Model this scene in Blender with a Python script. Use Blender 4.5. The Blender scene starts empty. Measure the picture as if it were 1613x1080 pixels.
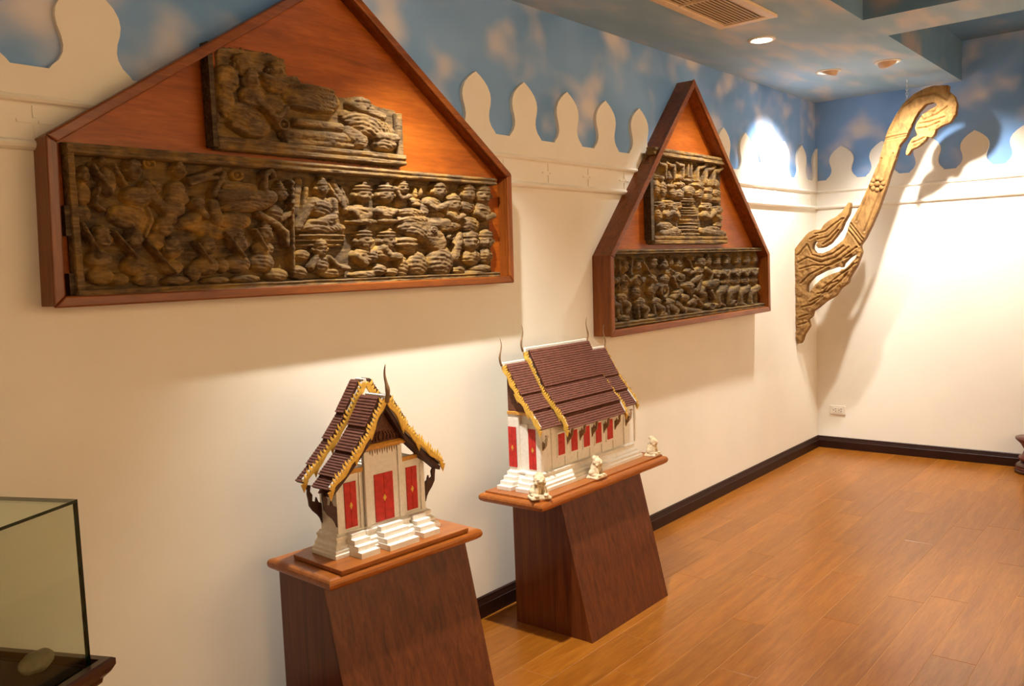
import bpy, bmesh, math, random
import numpy as np
from mathutils import Vector, Matrix

random.seed(7)
S = bpy.context.scene
COL = S.collection

# ------------------------------------------------------------------ camera
FPX = 1365.6
def cam_axes():
    yaw, pit, roll = math.radians(39.398), math.radians(-4.9467), math.radians(-2.1873)
    F = Vector((math.cos(pit)*math.cos(yaw), math.cos(pit)*math.sin(yaw), math.sin(pit)))
    r = Vector((math.sin(yaw), -math.cos(yaw), 0)); u = r.cross(F)
    return F, r*math.cos(roll)+u*math.sin(roll), u*math.cos(roll)-r*math.sin(roll)
cam = bpy.data.cameras.new('camera'); cam_o = bpy.data.objects.new('camera', cam); COL.objects.link(cam_o)
_F, _R, _U = cam_axes()
cam_o.matrix_world = Matrix(((_R.x, _U.x, -_F.x, -6.75357), (_R.y, _U.y, -_F.y, -2.45041), (_R.z, _U.z, -_F.z, 1.5), (0, 0, 0, 1)))
cam.sensor_width = 36.0; cam.lens = 36.0*FPX/1613.0; cam.clip_start = 0.05
S.camera = cam_o

# ------------------------------------------------------------------ world, exposure
w = bpy.data.worlds.new('world'); S.world = w; w.use_nodes = True
w.node_tree.nodes['Background'].inputs[0].default_value = (1.0, .85, .7, 1); w.node_tree.nodes['Background'].inputs[1].default_value = 0.02
S.view_settings.view_transform = 'Standard'; S.view_settings.look = 'None'
S.view_settings.exposure = 1.45; S.view_settings.gamma = 1.0; S.view_settings.use_curve_mapping = False
LAMP_COLOR = (1.0, 0.94, 0.85)

# ------------------------------------------------------------------ materials
def mat(name, rough=.5, spec=.5, coat=0.0, metal=0.0):
    m = bpy.data.materials.new(name); m.use_nodes = True
    b = m.node_tree.nodes['Principled BSDF']
    b.inputs['Roughness'].default_value = rough; b.inputs['Specular IOR Level'].default_value = spec
    b.inputs['Coat Weight'].default_value = coat; b.inputs['Metallic'].default_value = metal
    return m, m.node_tree, b
def N(nt, t, **kw):
    n = nt.nodes.new(t)
    for k, v in kw.items(): setattr(n, k, v)
    return n
def ramp(nt, stops):
    r = N(nt, 'ShaderNodeValToRGB'); e = r.color_ramp.elements
    while len(e) < len(stops): e.new(.5)
    for i, (p, c) in enumerate(stops): e[i].position = p; e[i].color = (*c, 1)
    return r
def coords(nt, scale, rnd=False, kind='pos', rot=(0, 0, 0)):
    mp = N(nt, 'ShaderNodeMapping'); mp.inputs['Scale'].default_value = scale; mp.inputs['Rotation'].default_value = rot
    if kind == 'pos': src = N(nt, 'ShaderNodeNewGeometry').outputs['Position']
    else: src = N(nt, 'ShaderNodeTexCoord').outputs['Object']
    if rnd:
        oi = N(nt, 'ShaderNodeObjectInfo'); mu = N(nt, 'ShaderNodeVectorMath', operation='MULTIPLY_ADD')
        cb = N(nt, 'ShaderNodeCombineXYZ')
        for i in range(3): nt.links.new(oi.outputs['Random'], cb.inputs[i])
        mu.inputs[1].default_value = (37.1, 17.3, 53.7)
        nt.links.new(cb.outputs[0], mu.inputs[0]); nt.links.new(src, mu.inputs[2]); src = mu.outputs[0]
    nt.links.new(src, mp.inputs['Vector']); return mp.outputs[0]
def noise(nt, vec, scale, detail=4, rough=.55, dist=0):
    n = N(nt, 'ShaderNodeTexNoise'); n.inputs['Scale'].default_value = scale; n.inputs['Detail'].default_value = detail
    n.inputs['Roughness'].default_value = rough; n.inputs['Distortion'].default_value = dist
    nt.links.new(vec, n.inputs['Vector']); return n.outputs['Fac']
def bump(nt, b, h, strength, dist=.002):
    n = N(nt, 'ShaderNodeBump'); n.inputs['Strength'].default_value = strength; n.inputs['Distance'].default_value = dist
    nt.links.new(h, n.inputs['Height']); nt.links.new(n.outputs[0], b.inputs['Normal'])
def mixc(nt, fac, a, b):
    n = N(nt, 'ShaderNodeMix', data_type='RGBA'); nt.links.new(fac, n.inputs[0])
    for s, v in ((6, a), (7, b)):
        if isinstance(v, tuple): n.inputs[s].default_value = (*v, 1)
        else: nt.links.new(v, n.inputs[s])
    return n.outputs[2]
M = {}
def plain(key, c, rough=.5, spec=.5, var=.12, scale=30, coat=0, metal=0, bumpv=0):
    m, nt, b = mat(key, rough, spec, coat, metal)
    f = noise(nt, coords(nt, (1, 1, 1)), scale, 5)
    r = ramp(nt, [(.3, tuple(max(0, x*(1-var)) for x in c)), (.7, tuple(min(1, x*(1+var)) for x in c))])
    nt.links.new(f, r.inputs[0]); nt.links.new(r.outputs[0], b.inputs['Base Color'])
    if bumpv: bump(nt, b, f, bumpv)
    M[key] = m; return m
def wood(key, c0, c1, c2, scale=(1, 30, 30), rough=.35, coat=.2, rnd=True, kind='obj', ns=3.0, coat_r=.15, bumpv=.08, spec=.3):
    m, nt, b = mat(key, rough, spec, coat); b.inputs['Coat Roughness'].default_value = coat_r
    v = coords(nt, scale, rnd, kind)
    f = noise(nt, v, ns, 6, .6, .6); g = noise(nt, v, ns*5, 3, .6)
    r = ramp(nt, [(.28, c0), (.5, c1), (.72, c2)]); nt.links.new(f, r.inputs[0])
    r2 = ramp(nt, [(.35, (.75, .75, .75)), (.6, (1, 1, 1))]); nt.links.new(g, r2.inputs[0])
    mu = N(nt, 'ShaderNodeMix', data_type='RGBA', blend_type='MULTIPLY'); mu.inputs[0].default_value = .8
    nt.links.new(r.outputs[0], mu.inputs[6]); nt.links.new(r2.outputs[0], mu.inputs[7])
    out = mu.outputs[2]
    if rnd:
        oi = N(nt, 'ShaderNodeObjectInfo'); hs = N(nt, 'ShaderNodeHueSaturation')
        mr = N(nt, 'ShaderNodeMapRange'); mr.inputs[3].default_value = .9; mr.inputs[4].default_value = 1.1
        nt.links.new(oi.outputs['Random'], mr.inputs[0]); nt.links.new(mr.outputs[0], hs.inputs['Value']); nt.links.new(out, hs.inputs['Color']); out = hs.outputs[0]
    nt.links.new(out, b.inputs['Base Color'])
    if bumpv: bump(nt, b, g, bumpv, .001)
    M[key] = m; return m

plain('wall_white', (.80, .765, .68), .75, .25, .025, 3, bumpv=.03)
plain('trim_white', (.81, .775, .69), .6, .3, .02, 5)
plain('plaster', (.80, .76, .68), .7, .3, .07, 90, bumpv=.15)
plain('lion_stone', (.66, .54, .36), .85, .2, .22, 70, bumpv=.5)
plain('red_door', (.52, .025, .018), .45, .4, .22, 60)
plain('gold', (.72, .44, .07), .38, .5, .2, 80, metal=.25)
plain('gold_band', (.58, .28, .04), .45, .5, .2, 80)
plain('tile_brown', (.15, .052, .032), .6, .3, .25, 60)
plain('dark_brown', (.055, .018, .010), .55, .4, .3, 60)
plain('bracket_tan', (.30, .20, .11), .65, .3, .3, 90)
plain('finial_brown', (.22, .13, .06), .5, .4, .2, 60)
plain('baseboard', (.022, .006, .003), .45, .25, .25, 8)
plain('vent_cream', (.76, .60, .40), .5, .4, .05, 20)
plain('duct_brown', (.20, .12, .06), .8, .2, .1, 20)
plain('dark_gap', (.02, .012, .008), .8, .2, .1, 20)
plain('white_plastic', (.78, .73, .64), .4, .5, .02, 20)
plain('hole', (.03, .02, .015), .7, .3, .1, 20)
plain('steel', (.75, .75, .76), .25, .5, .05, 50, metal=.9)
plain('pediment', (.13, .045, .022), .6, .4, .5, 130, bumpv=.8)
plain('stone_pale', (.22, .19, .12), .8, .3, .2, 40, bumpv=.4)
plain('red_lacquer', (.10, .012, .010), .35, .5, .3, 12, coat=.3)
plain('lamp_white', (.80, .76, .70), .4, .5, .02, 20)
plain('lamp_tan', (.62, .42, .27), .45, .5, .03, 20)

wood('frame_wood', (.13, .030, .004), (.20, .050, .006), (.27, .074, .010), (1.2, 14, 14), .35, .15)
wood('frame_wood_v', (.13, .030, .004), (.20, .050, .006), (.27, .074, .010), (14, 14, 1.2), .35, .15)
wood('panel_wood', (.20, .044, .004), (.29, .068, .005), (.37, .098, .008), (.9, 8, 8), .42, .06)
wood('pedestal_wood', (.065, .014, .003), (.125, .029, .006), (.18, .048, .010), (16, 16, .7), .38, .12)
wood('pedestal_top', (.26, .070, .010), (.34, .098, .014), (.41, .130, .022), (1.2, 14, 14), .32, .25)
wood('case_wood', (.030, .009, .005), (.050, .014, .007), (.075, .022, .010), (1.2, 12, 12), .3, .4)
wood('floor_wood', (.245, .074, .005), (.30, .098, .008), (.37, .132, .013), (1.1, 13, 13), .32, .25, ns=2.2, coat_r=.22, kind='pos', bumpv=.03)
plain('floor_joint', (.52, .28, .11), .6, .3, .1, 10)

def sky(key, stretch, scale, blue0, blue1, cloud, lo, hi):
    m, nt, b = mat(key, .7, .2)
    v = coords(nt, stretch)
    f = noise(nt, v, scale, 1.5, .45, .3); g = noise(nt, v, scale*1.9, 1.6, .45)
    mu = N(nt, 'ShaderNodeMath', operation='MULTIPLY'); nt.links.new(f, mu.inputs[0]); nt.links.new(g, mu.inputs[1])
    r = ramp(nt, [(lo, (0, 0, 0)), (hi, (1, 1, 1))]); r.color_ramp.interpolation = 'EASE'; nt.links.new(mu.outputs[0], r.inputs[0])
    bl = ramp(nt, [(.35, blue0), (.65, blue1)]); nt.links.new(noise(nt, v, scale*.7, 2), bl.inputs[0])
    nt.links.new(mixc(nt, r.outputs[0], bl.outputs[0], cloud), b.inputs['Base Color'])
    M[key] = m
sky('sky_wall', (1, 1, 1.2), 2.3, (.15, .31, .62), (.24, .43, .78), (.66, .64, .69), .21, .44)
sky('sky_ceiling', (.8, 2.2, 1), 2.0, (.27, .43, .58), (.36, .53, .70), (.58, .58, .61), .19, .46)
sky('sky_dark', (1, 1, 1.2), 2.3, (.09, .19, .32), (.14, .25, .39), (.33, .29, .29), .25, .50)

def old_wood(key, d, mid, l, gold, stretch, gfac):
    m, nt, b = mat(key, .78, .25)
    v = coords(nt, stretch, False, 'pos'); f = noise(nt, v, 9, 7, .65, .5); g = noise(nt, coords(nt, (1, 1, 1)), 14, 5, .6)
    r = ramp(nt, [(.25, d), (.5, mid), (.75, l)]); nt.links.new(f, r.inputs[0])
    at = N(nt, 'ShaderNodeAttribute'); at.attribute_name = 'gilt'
    k = ramp(nt, [(.42, (0, 0, 0)), (.62, (1, 1, 1))]); nt.links.new(g, k.inputs[0])
    mu = N(nt, 'ShaderNodeMath', operation='MULTIPLY'); nt.links.new(k.outputs[0], mu.inputs[0]); nt.links.new(at.outputs['Fac'], mu.inputs[1])
    m2 = N(nt, 'ShaderNodeMath', operation='MULTIPLY'); nt.links.new(mu.outputs[0], m2.inputs[0]); m2.inputs[1].default_value = gfac
    nt.links.new(mixc(nt, m2.outputs[0], r.outputs[0], gold), b.inputs['Base Color'])
    bump(nt, b, noise(nt, v, 40, 5, .7), .5, .002)
    M[key] = m
old_wood('carved_wood', (.030, .017, .007), (.105, .064, .030), (.25, .168, .084), (.44, .24, .035), (1.5, 9, 9), .75)
old_wood('carved_dark', (.020, .012, .006), (.065, .041, .020), (.16, .108, .055), (.40, .22, .03), (1.5, 9, 9), .6)  # darker wood; on the backing planks it also paints in the recess shade
old_wood('chofa_wood', (.10, .046, .013), (.22, .115, .036), (.31, .18, .062), (.36, .20, .055), (5, 3, 1.5), .6)

def glass_mat():
    m = bpy.data.materials.new('case_glass'); m.use_nodes = True; nt = m.node_tree; nt.nodes.clear()
    out = N(nt, 'ShaderNodeOutputMaterial'); tr = N(nt, 'ShaderNodeBsdfTransparent'); gl = N(nt, 'ShaderNodeBsdfGlossy')
    tr.inputs[0].default_value = (.915, .94, .90, 1); gl.inputs['Roughness'].default_value = .02; gl.inputs[0].default_value = (.9, 1, .95, 1)
    lw = N(nt, 'ShaderNodeLayerWeight'); lw.inputs[0].default_value = .5; pw = N(nt, 'ShaderNodeMath', operation='POWER'); pw.inputs[1].default_value = 4.5; nt.links.new(lw.outputs['Facing'], pw.inputs[0]); fr = N(nt, 'ShaderNodeMath', operation='MULTIPLY_ADD'); fr.inputs[1].default_value = .7; fr.inputs[2].default_value = .03; nt.links.new(pw.outputs[0], fr.inputs[0]); mx = N(nt, 'ShaderNodeMixShader')
    nt.links.new(fr.outputs[0], mx.inputs[0]); nt.links.new(tr.outputs[0], mx.inputs[1]); nt.links.new(gl.outputs[0], mx.inputs[2]); nt.links.new(mx.outputs[0], out.inputs[0])
    M['glass'] = m
    m, nt, b = mat('glass_edge', .15, .5); M['glass_edge'] = m
    f = noise(nt, coords(nt, (1, 1, 1)), 6, 2); r = ramp(nt, [(.3, (.006, .020, .014)), (.7, (.014, .034, .024))]); nt.links.new(f, r.inputs[0]); nt.links.new(r.outputs[0], b.inputs['Base Color'])
glass_mat()
def emit_mat(key, c, s):
    m = bpy.data.materials.new(key); m.use_nodes = True; nt = m.node_tree; b = nt.nodes['Principled BSDF']
    b.inputs['Base Color'].default_value = (.9, .9, .9, 1); b.inputs['Emission Color'].default_value = (*c, 1); b.inputs['Emission Strength'].default_value = s
    M[key] = m
emit_mat('bulb', (1, .9, .72), 14)

# ------------------------------------------------------------------ mesh helpers
class MB:
    def __init__(s): s.v = []; s.f = []; s.mi = []; s.cur = 0
    def add(s, vs, fs, T=None):
        o = len(s.v)
        for p in vs:
            p = Vector(p); s.v.append(tuple(T @ p) if T else tuple(p))
        for f in fs: s.f.append(tuple(i+o for i in f)); s.mi.append(s.cur)
        return s
    def box(s, x0, x1, y0, y1, z0, z1, T=None):
        vs = [(x, y, z) for z in (z0, z1) for y in (y0, y1) for x in (x0, x1)]
        return s.add(vs, [(0, 2, 3, 1), (4, 5, 7, 6), (0, 1, 5, 4), (2, 6, 7, 3), (0, 4, 6, 2), (1, 3, 7, 5)], T)
    def stack(s, rings, T=None):          # rings: (x0,x1,y0,y1,z)
        vs = []; fs = []
        for (x0, x1, y0, y1, z) in rings: vs += [(x0, y0, z), (x1, y0, z), (x1, y1, z), (x0, y1, z)]
        for k in range(len(rings)-1):
            for i in range(4): j = (i+1) % 4; fs.append((4*k+i, 4*k+j, 4*k+4+j, 4*k+4+i))
        fs.append((3, 2, 1, 0)); n = 4*(len(rings)-1); fs.append((n, n+1, n+2, n+3))
        return s.add(vs, fs, T)
    def prism(s, poly, axis, a, b, T=None):   # poly 2-D, extruded along axis from a to b
        def P(p, t):
            return {'x': (t, p[0], p[1]), 'y': (p[0], t, p[1]), 'z': (p[0], p[1], t)}[axis]
        n = len(poly); vs = [P(p, a) for p in poly]+[P(p, b) for p in poly]
        fs = [tuple(range(n-1, -1, -1)), tuple(range(n, 2*n))]+[(i, (i+1) % n, n+(i+1) % n, n+i) for i in range(n)]
        return s.add(vs, fs, T)
    def lathe(s, prof, n=32, T=None, cap=True):
        vs = []; fs = []
        for r, z in prof: vs += [(r*math.cos(2*math.pi*i/n), r*math.sin(2*math.pi*i/n), z) for i in range(n)]
        for k in range(len(prof)-1):
            for i in range(n): j = (i+1) % n; fs.append((k*n+i, k*n+j, k*n+n+j, k*n+n+i))
        if cap: fs.append(tuple(range(n-1, -1, -1))); m = (len(prof)-1)*n; fs.append(tuple(range(m, m+n)))
        return s.add(vs, fs, T)
    def tube(s, path, radii, n=8, flat=1.0, T=None):
        vs = []; fs = []; P = [Vector(p) for p in path]
        for k, p in enumerate(P):
            d = (P[min(k+1, len(P)-1)]-P[max(k-1, 0)]).normalized()
            a = d.cross(Vector((0, 1, 0)));  a = a.normalized() if a.length > .1 else Vector((1, 0, 0)); b = d.cross(a).normalized()
            for i in range(n):
                t = 2*math.pi*i/n; vs.append(p+(a*math.cos(t)+b*math.sin(t)*flat)*radii[k])
        for k in range(len(P)-1):
            for i in range(n): j = (i+1) % n; fs.append((k*n+i, k*n+j, k*n+n+j, k*n+n+i))
        fs.append(tuple(range(n-1, -1, -1))); m = (len(P)-1)*n; fs.append(tuple(range(m, m+n)))
        return s.add(vs, fs, T)
    def ellipsoid(s, c, r, n=14, T=None):
        m = n//2; vs = [(c[0], c[1], c[2]-r[2])]; fs = []
        for k in range(1, m):
            ph = -math.pi/2+math.pi*k/m
            vs += [(c[0]+r[0]*math.cos(ph)*math.cos(2*math.pi*i/n), c[1]+r[1]*math.cos(ph)*math.sin(2*math.pi*i/n), c[2]+r[2]*math.sin(ph)) for i in range(n)]
        vs.append((c[0], c[1], c[2]+r[2])); t = len(vs)-1
        for i in range(n):
            j = (i+1) % n; fs.append((0, 1+j, 1+i)); fs.append((t, t-n+i, t-n+j))
            for k in range(m-2): fs.append((1+k*n+i, 1+k*n+j, 1+k*n+n+j, 1+k*n+n+i))
        return s.add(vs, fs, T)
    def mesh(s, name, mats):
        me = bpy.data.meshes.new(name); me.from_pydata(s.v, [], s.f)
        for m in (mats if isinstance(mats, (list, tuple)) else [mats]): me.materials.append(M[m])
        if any(s.mi): me.polygons.foreach_set('material_index', s.mi)
        bm = bmesh.new(); bm.from_mesh(me); bmesh.ops.recalc_face_normals(bm, faces=bm.faces); bm.to_mesh(me); bm.free()
        return me
def link(name, me, parent=None, loc=None, rotz=None):
    o = bpy.data.objects.new(name, me); COL.objects.link(o)
    if parent: o.parent = parent
    if loc: o.location = loc
    if rotz: o.rotation_euler = (0, 0, rotz)
    return o
def obj(name, mb, mats, parent=None, bevel=0, smooth=False, seg=2, loc=None, rotz=None):
    o = link(name, mb.mesh(name, mats), parent, loc, rotz)
    if smooth: o.data.shade_smooth()
    if bevel:
        b = o.modifiers.new('bevel', 'BEVEL'); b.width = bevel; b.segments = seg; b.limit_method = 'ANGLE'; b.angle_limit = math.radians(35)
    return o
def tag(o, label, cat, group=None):
    o['label'] = label; o['category'] = cat
    if group: o['group'] = group
    return o
def thing(name, label, cat, loc=(0, 0, 0), rotz=0, group=None):
    o = bpy.data.objects.new(name, None); COL.objects.link(o); o.location = loc; o.rotation_euler = (0, 0, rotz); o.empty_display_size = .1
    return tag(o, label, cat, group)
def struct(o): o['kind'] = 'structure'; return o
def box(name, x0, x1, y0, y1, z0, z1, m, parent=None, bevel=0): return obj(name, MB().box(x0, x1, y0, y1, z0, z1), m, parent, bevel)

# ------------------------------------------------------------------ the room
X_NEAR, Y_RIGHT, H_LOW, H_TOP = -9.2, -4.6, 2.671, 2.94
SKY_Z = 2.05
plain('wall_tan', (.68, .48, .27), .6, .3, .05, 3)  # tan invented for the unseen walls to warm the bounced light
def wall(name, x0, x1, y0, y1, low='wall_white'):
    mb = MB(); mb.box(x0, x1, y0, y1, -.1, SKY_Z); mb.cur = 1; mb.box(x0, x1, y0, y1, SKY_Z, 3.1)
    return struct(obj(name, mb, [low, low if low == 'wall_tan' else 'sky_wall']))
wall('wall_left', X_NEAR, .12, 0, .12); wall('wall_back', 0, .12, Y_RIGHT, 0)
wall('wall_right', X_NEAR, .12, Y_RIGHT-.12, Y_RIGHT, 'wall_tan'); wall('wall_near', X_NEAR-.12, X_NEAR, Y_RIGHT, 0, 'wall_tan')
floor = struct(box('floor', X_NEAR, 0, Y_RIGHT, 0, -.1, -.0012, 'floor_joint'))
PW, PL = .151, 1.21
rows = {}
def plank_mesh(L, W):
    k = (round(L, 3), round(W, 3))
    if k not in rows:
        g = .0009; rows[k] = MB().stack([(g, L-g, g, W-g, -.0012), (g, L-g, g, W-g, -.0006), (g+.0008, L-g-.0008, g+.0008, W-g-.0008, 0)]).mesh('plank', 'floor_wood')
    return rows[k]
offs = [.35, .95, .15, .70, 0.0, .52, 1.05, .28, .83, .45]
y1 = 0.0; r = 0
while y1 > Y_RIGHT+.01:
    y0 = -.135-PW*r
    if y0 < Y_RIGHT: y0 = Y_RIGHT
    x = 0.0; first = True
    o_ = offs[r % 10]
    if r == 4: o_ = (3.855 % PL)
    while x > -6.2:
        L = (o_ if o_ > .05 else PL) if first else PL
        first = False
        if y0 > -3.3: link('plank', plank_mesh(L, y1-y0), floor, (x-L, y0, 0))
        x -= L
    y1 = y0; r += 1
mbf = MB(); mbf.box(X_NEAR, -7.3, Y_RIGHT, 0, -.0012, -.0005); mbf.box(-7.3, 0, Y_RIGHT, -3.31, -.0012, -.0005)
obj('floor_covering', mbf, 'floor_wood', floor)

mbc = MB().box(X_NEAR, 0, Y_RIGHT, 0, H_TOP, H_TOP+.1)
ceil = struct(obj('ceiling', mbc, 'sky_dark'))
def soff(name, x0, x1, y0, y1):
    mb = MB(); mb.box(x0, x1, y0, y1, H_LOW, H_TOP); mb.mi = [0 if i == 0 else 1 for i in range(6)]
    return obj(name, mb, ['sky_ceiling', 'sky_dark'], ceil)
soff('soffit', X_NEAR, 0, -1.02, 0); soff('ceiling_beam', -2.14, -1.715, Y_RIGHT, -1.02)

def sweep(prof, A, B, inward):    # wall-hugging profile (depth,z) from A to B
    mb = MB(); n = len(prof); vs = []
    for P in (A, B):
        for d, z in prof: vs.append((P[0]+inward[0]*d, P[1]+inward[1]*d, z))
    mb.add(vs, [(i, i+1, n+i+1, n+i) for i in range(n-1)]+[tuple(range(n)), tuple(range(2*n-1, n-1, -1))]); return mb
bprof = [(0, 0), (.018, 0), (.018, .058), (.015, .061), (.015, .064), (.010, .078), (.009, .086), (.005, .090), (0, .090)]
struct(obj('baseboard_left', sweep(bprof, (X_NEAR, 0), (0, 0), (0, -1)), 'baseboard'))
struct(obj('baseboard_back', sweep(bprof, (0, -.0), (0, Y_RIGHT), (-1, 0)), 'baseboard'))
pprof = [(0, 1.858), (.010, 1.858), (.020, 1.864), (.024, 1.872), (.020, 1.880), (.012, 1.884), (.010, 1.888), (.010, 1.975), (.012, 1.979), (.022, 1.983), (.026, 1.990), (.022, 1.997), (.018, 2.000), (.018, 2.0755), (0, 2.0755)]
tr1 = struct(obj('trim_1', sweep(pprof, (X_NEAR, 0), (0, 0), (0, -1)), 'trim_white'))
tr2 = struct(obj('trim_2', sweep(pprof, (0, 0), (0, Y_RIGHT), (-1, 0)), 'trim_white'))
half = [(.118, 0), (.108, .012), (.090, .028), (.078, .050), (.075, .070), (.079, .095), (.088, .120), (.092, .145), (.088, .170), (.074, .195), (.050, .218), (.026, .235), (.008, .245), (0, .250)]
half = [(a*.98, b*.99) for a, b in half]
mpoly = [(-a, b) for a, b in half]+[(a, b) for a, b in reversed(half[:-1])]
mer_me = MB().prism(mpoly, 'y', 0, -.016).mesh('merlon', 'trim_white')
cross = MB()
for sx, sz in ((1, 0), (-1, 0), (0, 1), (0, -1)):
    if sx: cross.box(min(sx*.010, sx*.046), max(sx*.010, sx*.046), -.0035, 0, -.0042, .0042)
    else: cross.box(-.0042, .0042, -.0035, 0, min(sz*.010, sz*.042), max(sz*.010, sz*.042))
cross_me = cross.mesh('cross_mark', 'trim_white')
ML = [-5.90, -5.572, -3.959, -3.635, -3.305, -2.972, -2.643, -2.31, -1.96, -1.625, -1.302, -.982, -.648, -.322]
def put(me, name, par, along, z, left):
    if left: link(name, me, par, (along, -.0 if name == 'merlon' else -.010, z))
    else: link(name, me, par, (0 if name == 'merlon' else -.010, along, z), math.radians(-90))
for i, x in enumerate(ML):
    put(mer_me, 'merlon', tr1, x, 2.0755, True); put(cross_me, 'cross_mark', tr1, x+.166, 1.932, True)
MR = [-.200, -.494, -.800, -1.106, -1.410, -1.715]
for y in MR: put(mer_me, 'merlon', tr2, y, 2.0755, False); put(cross_me, 'cross_mark', tr2, y-.155, 1.930, False)
# half merlons meeting in the corner
hp = [(-a, b) for a, b in half]
hm = MB().prism(hp+[(0, 0)], 'y', 0, -.016).mesh('merlon', 'trim_white')
link('merlon', hm, tr1, (-.001, 0, 2.0755))

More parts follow.
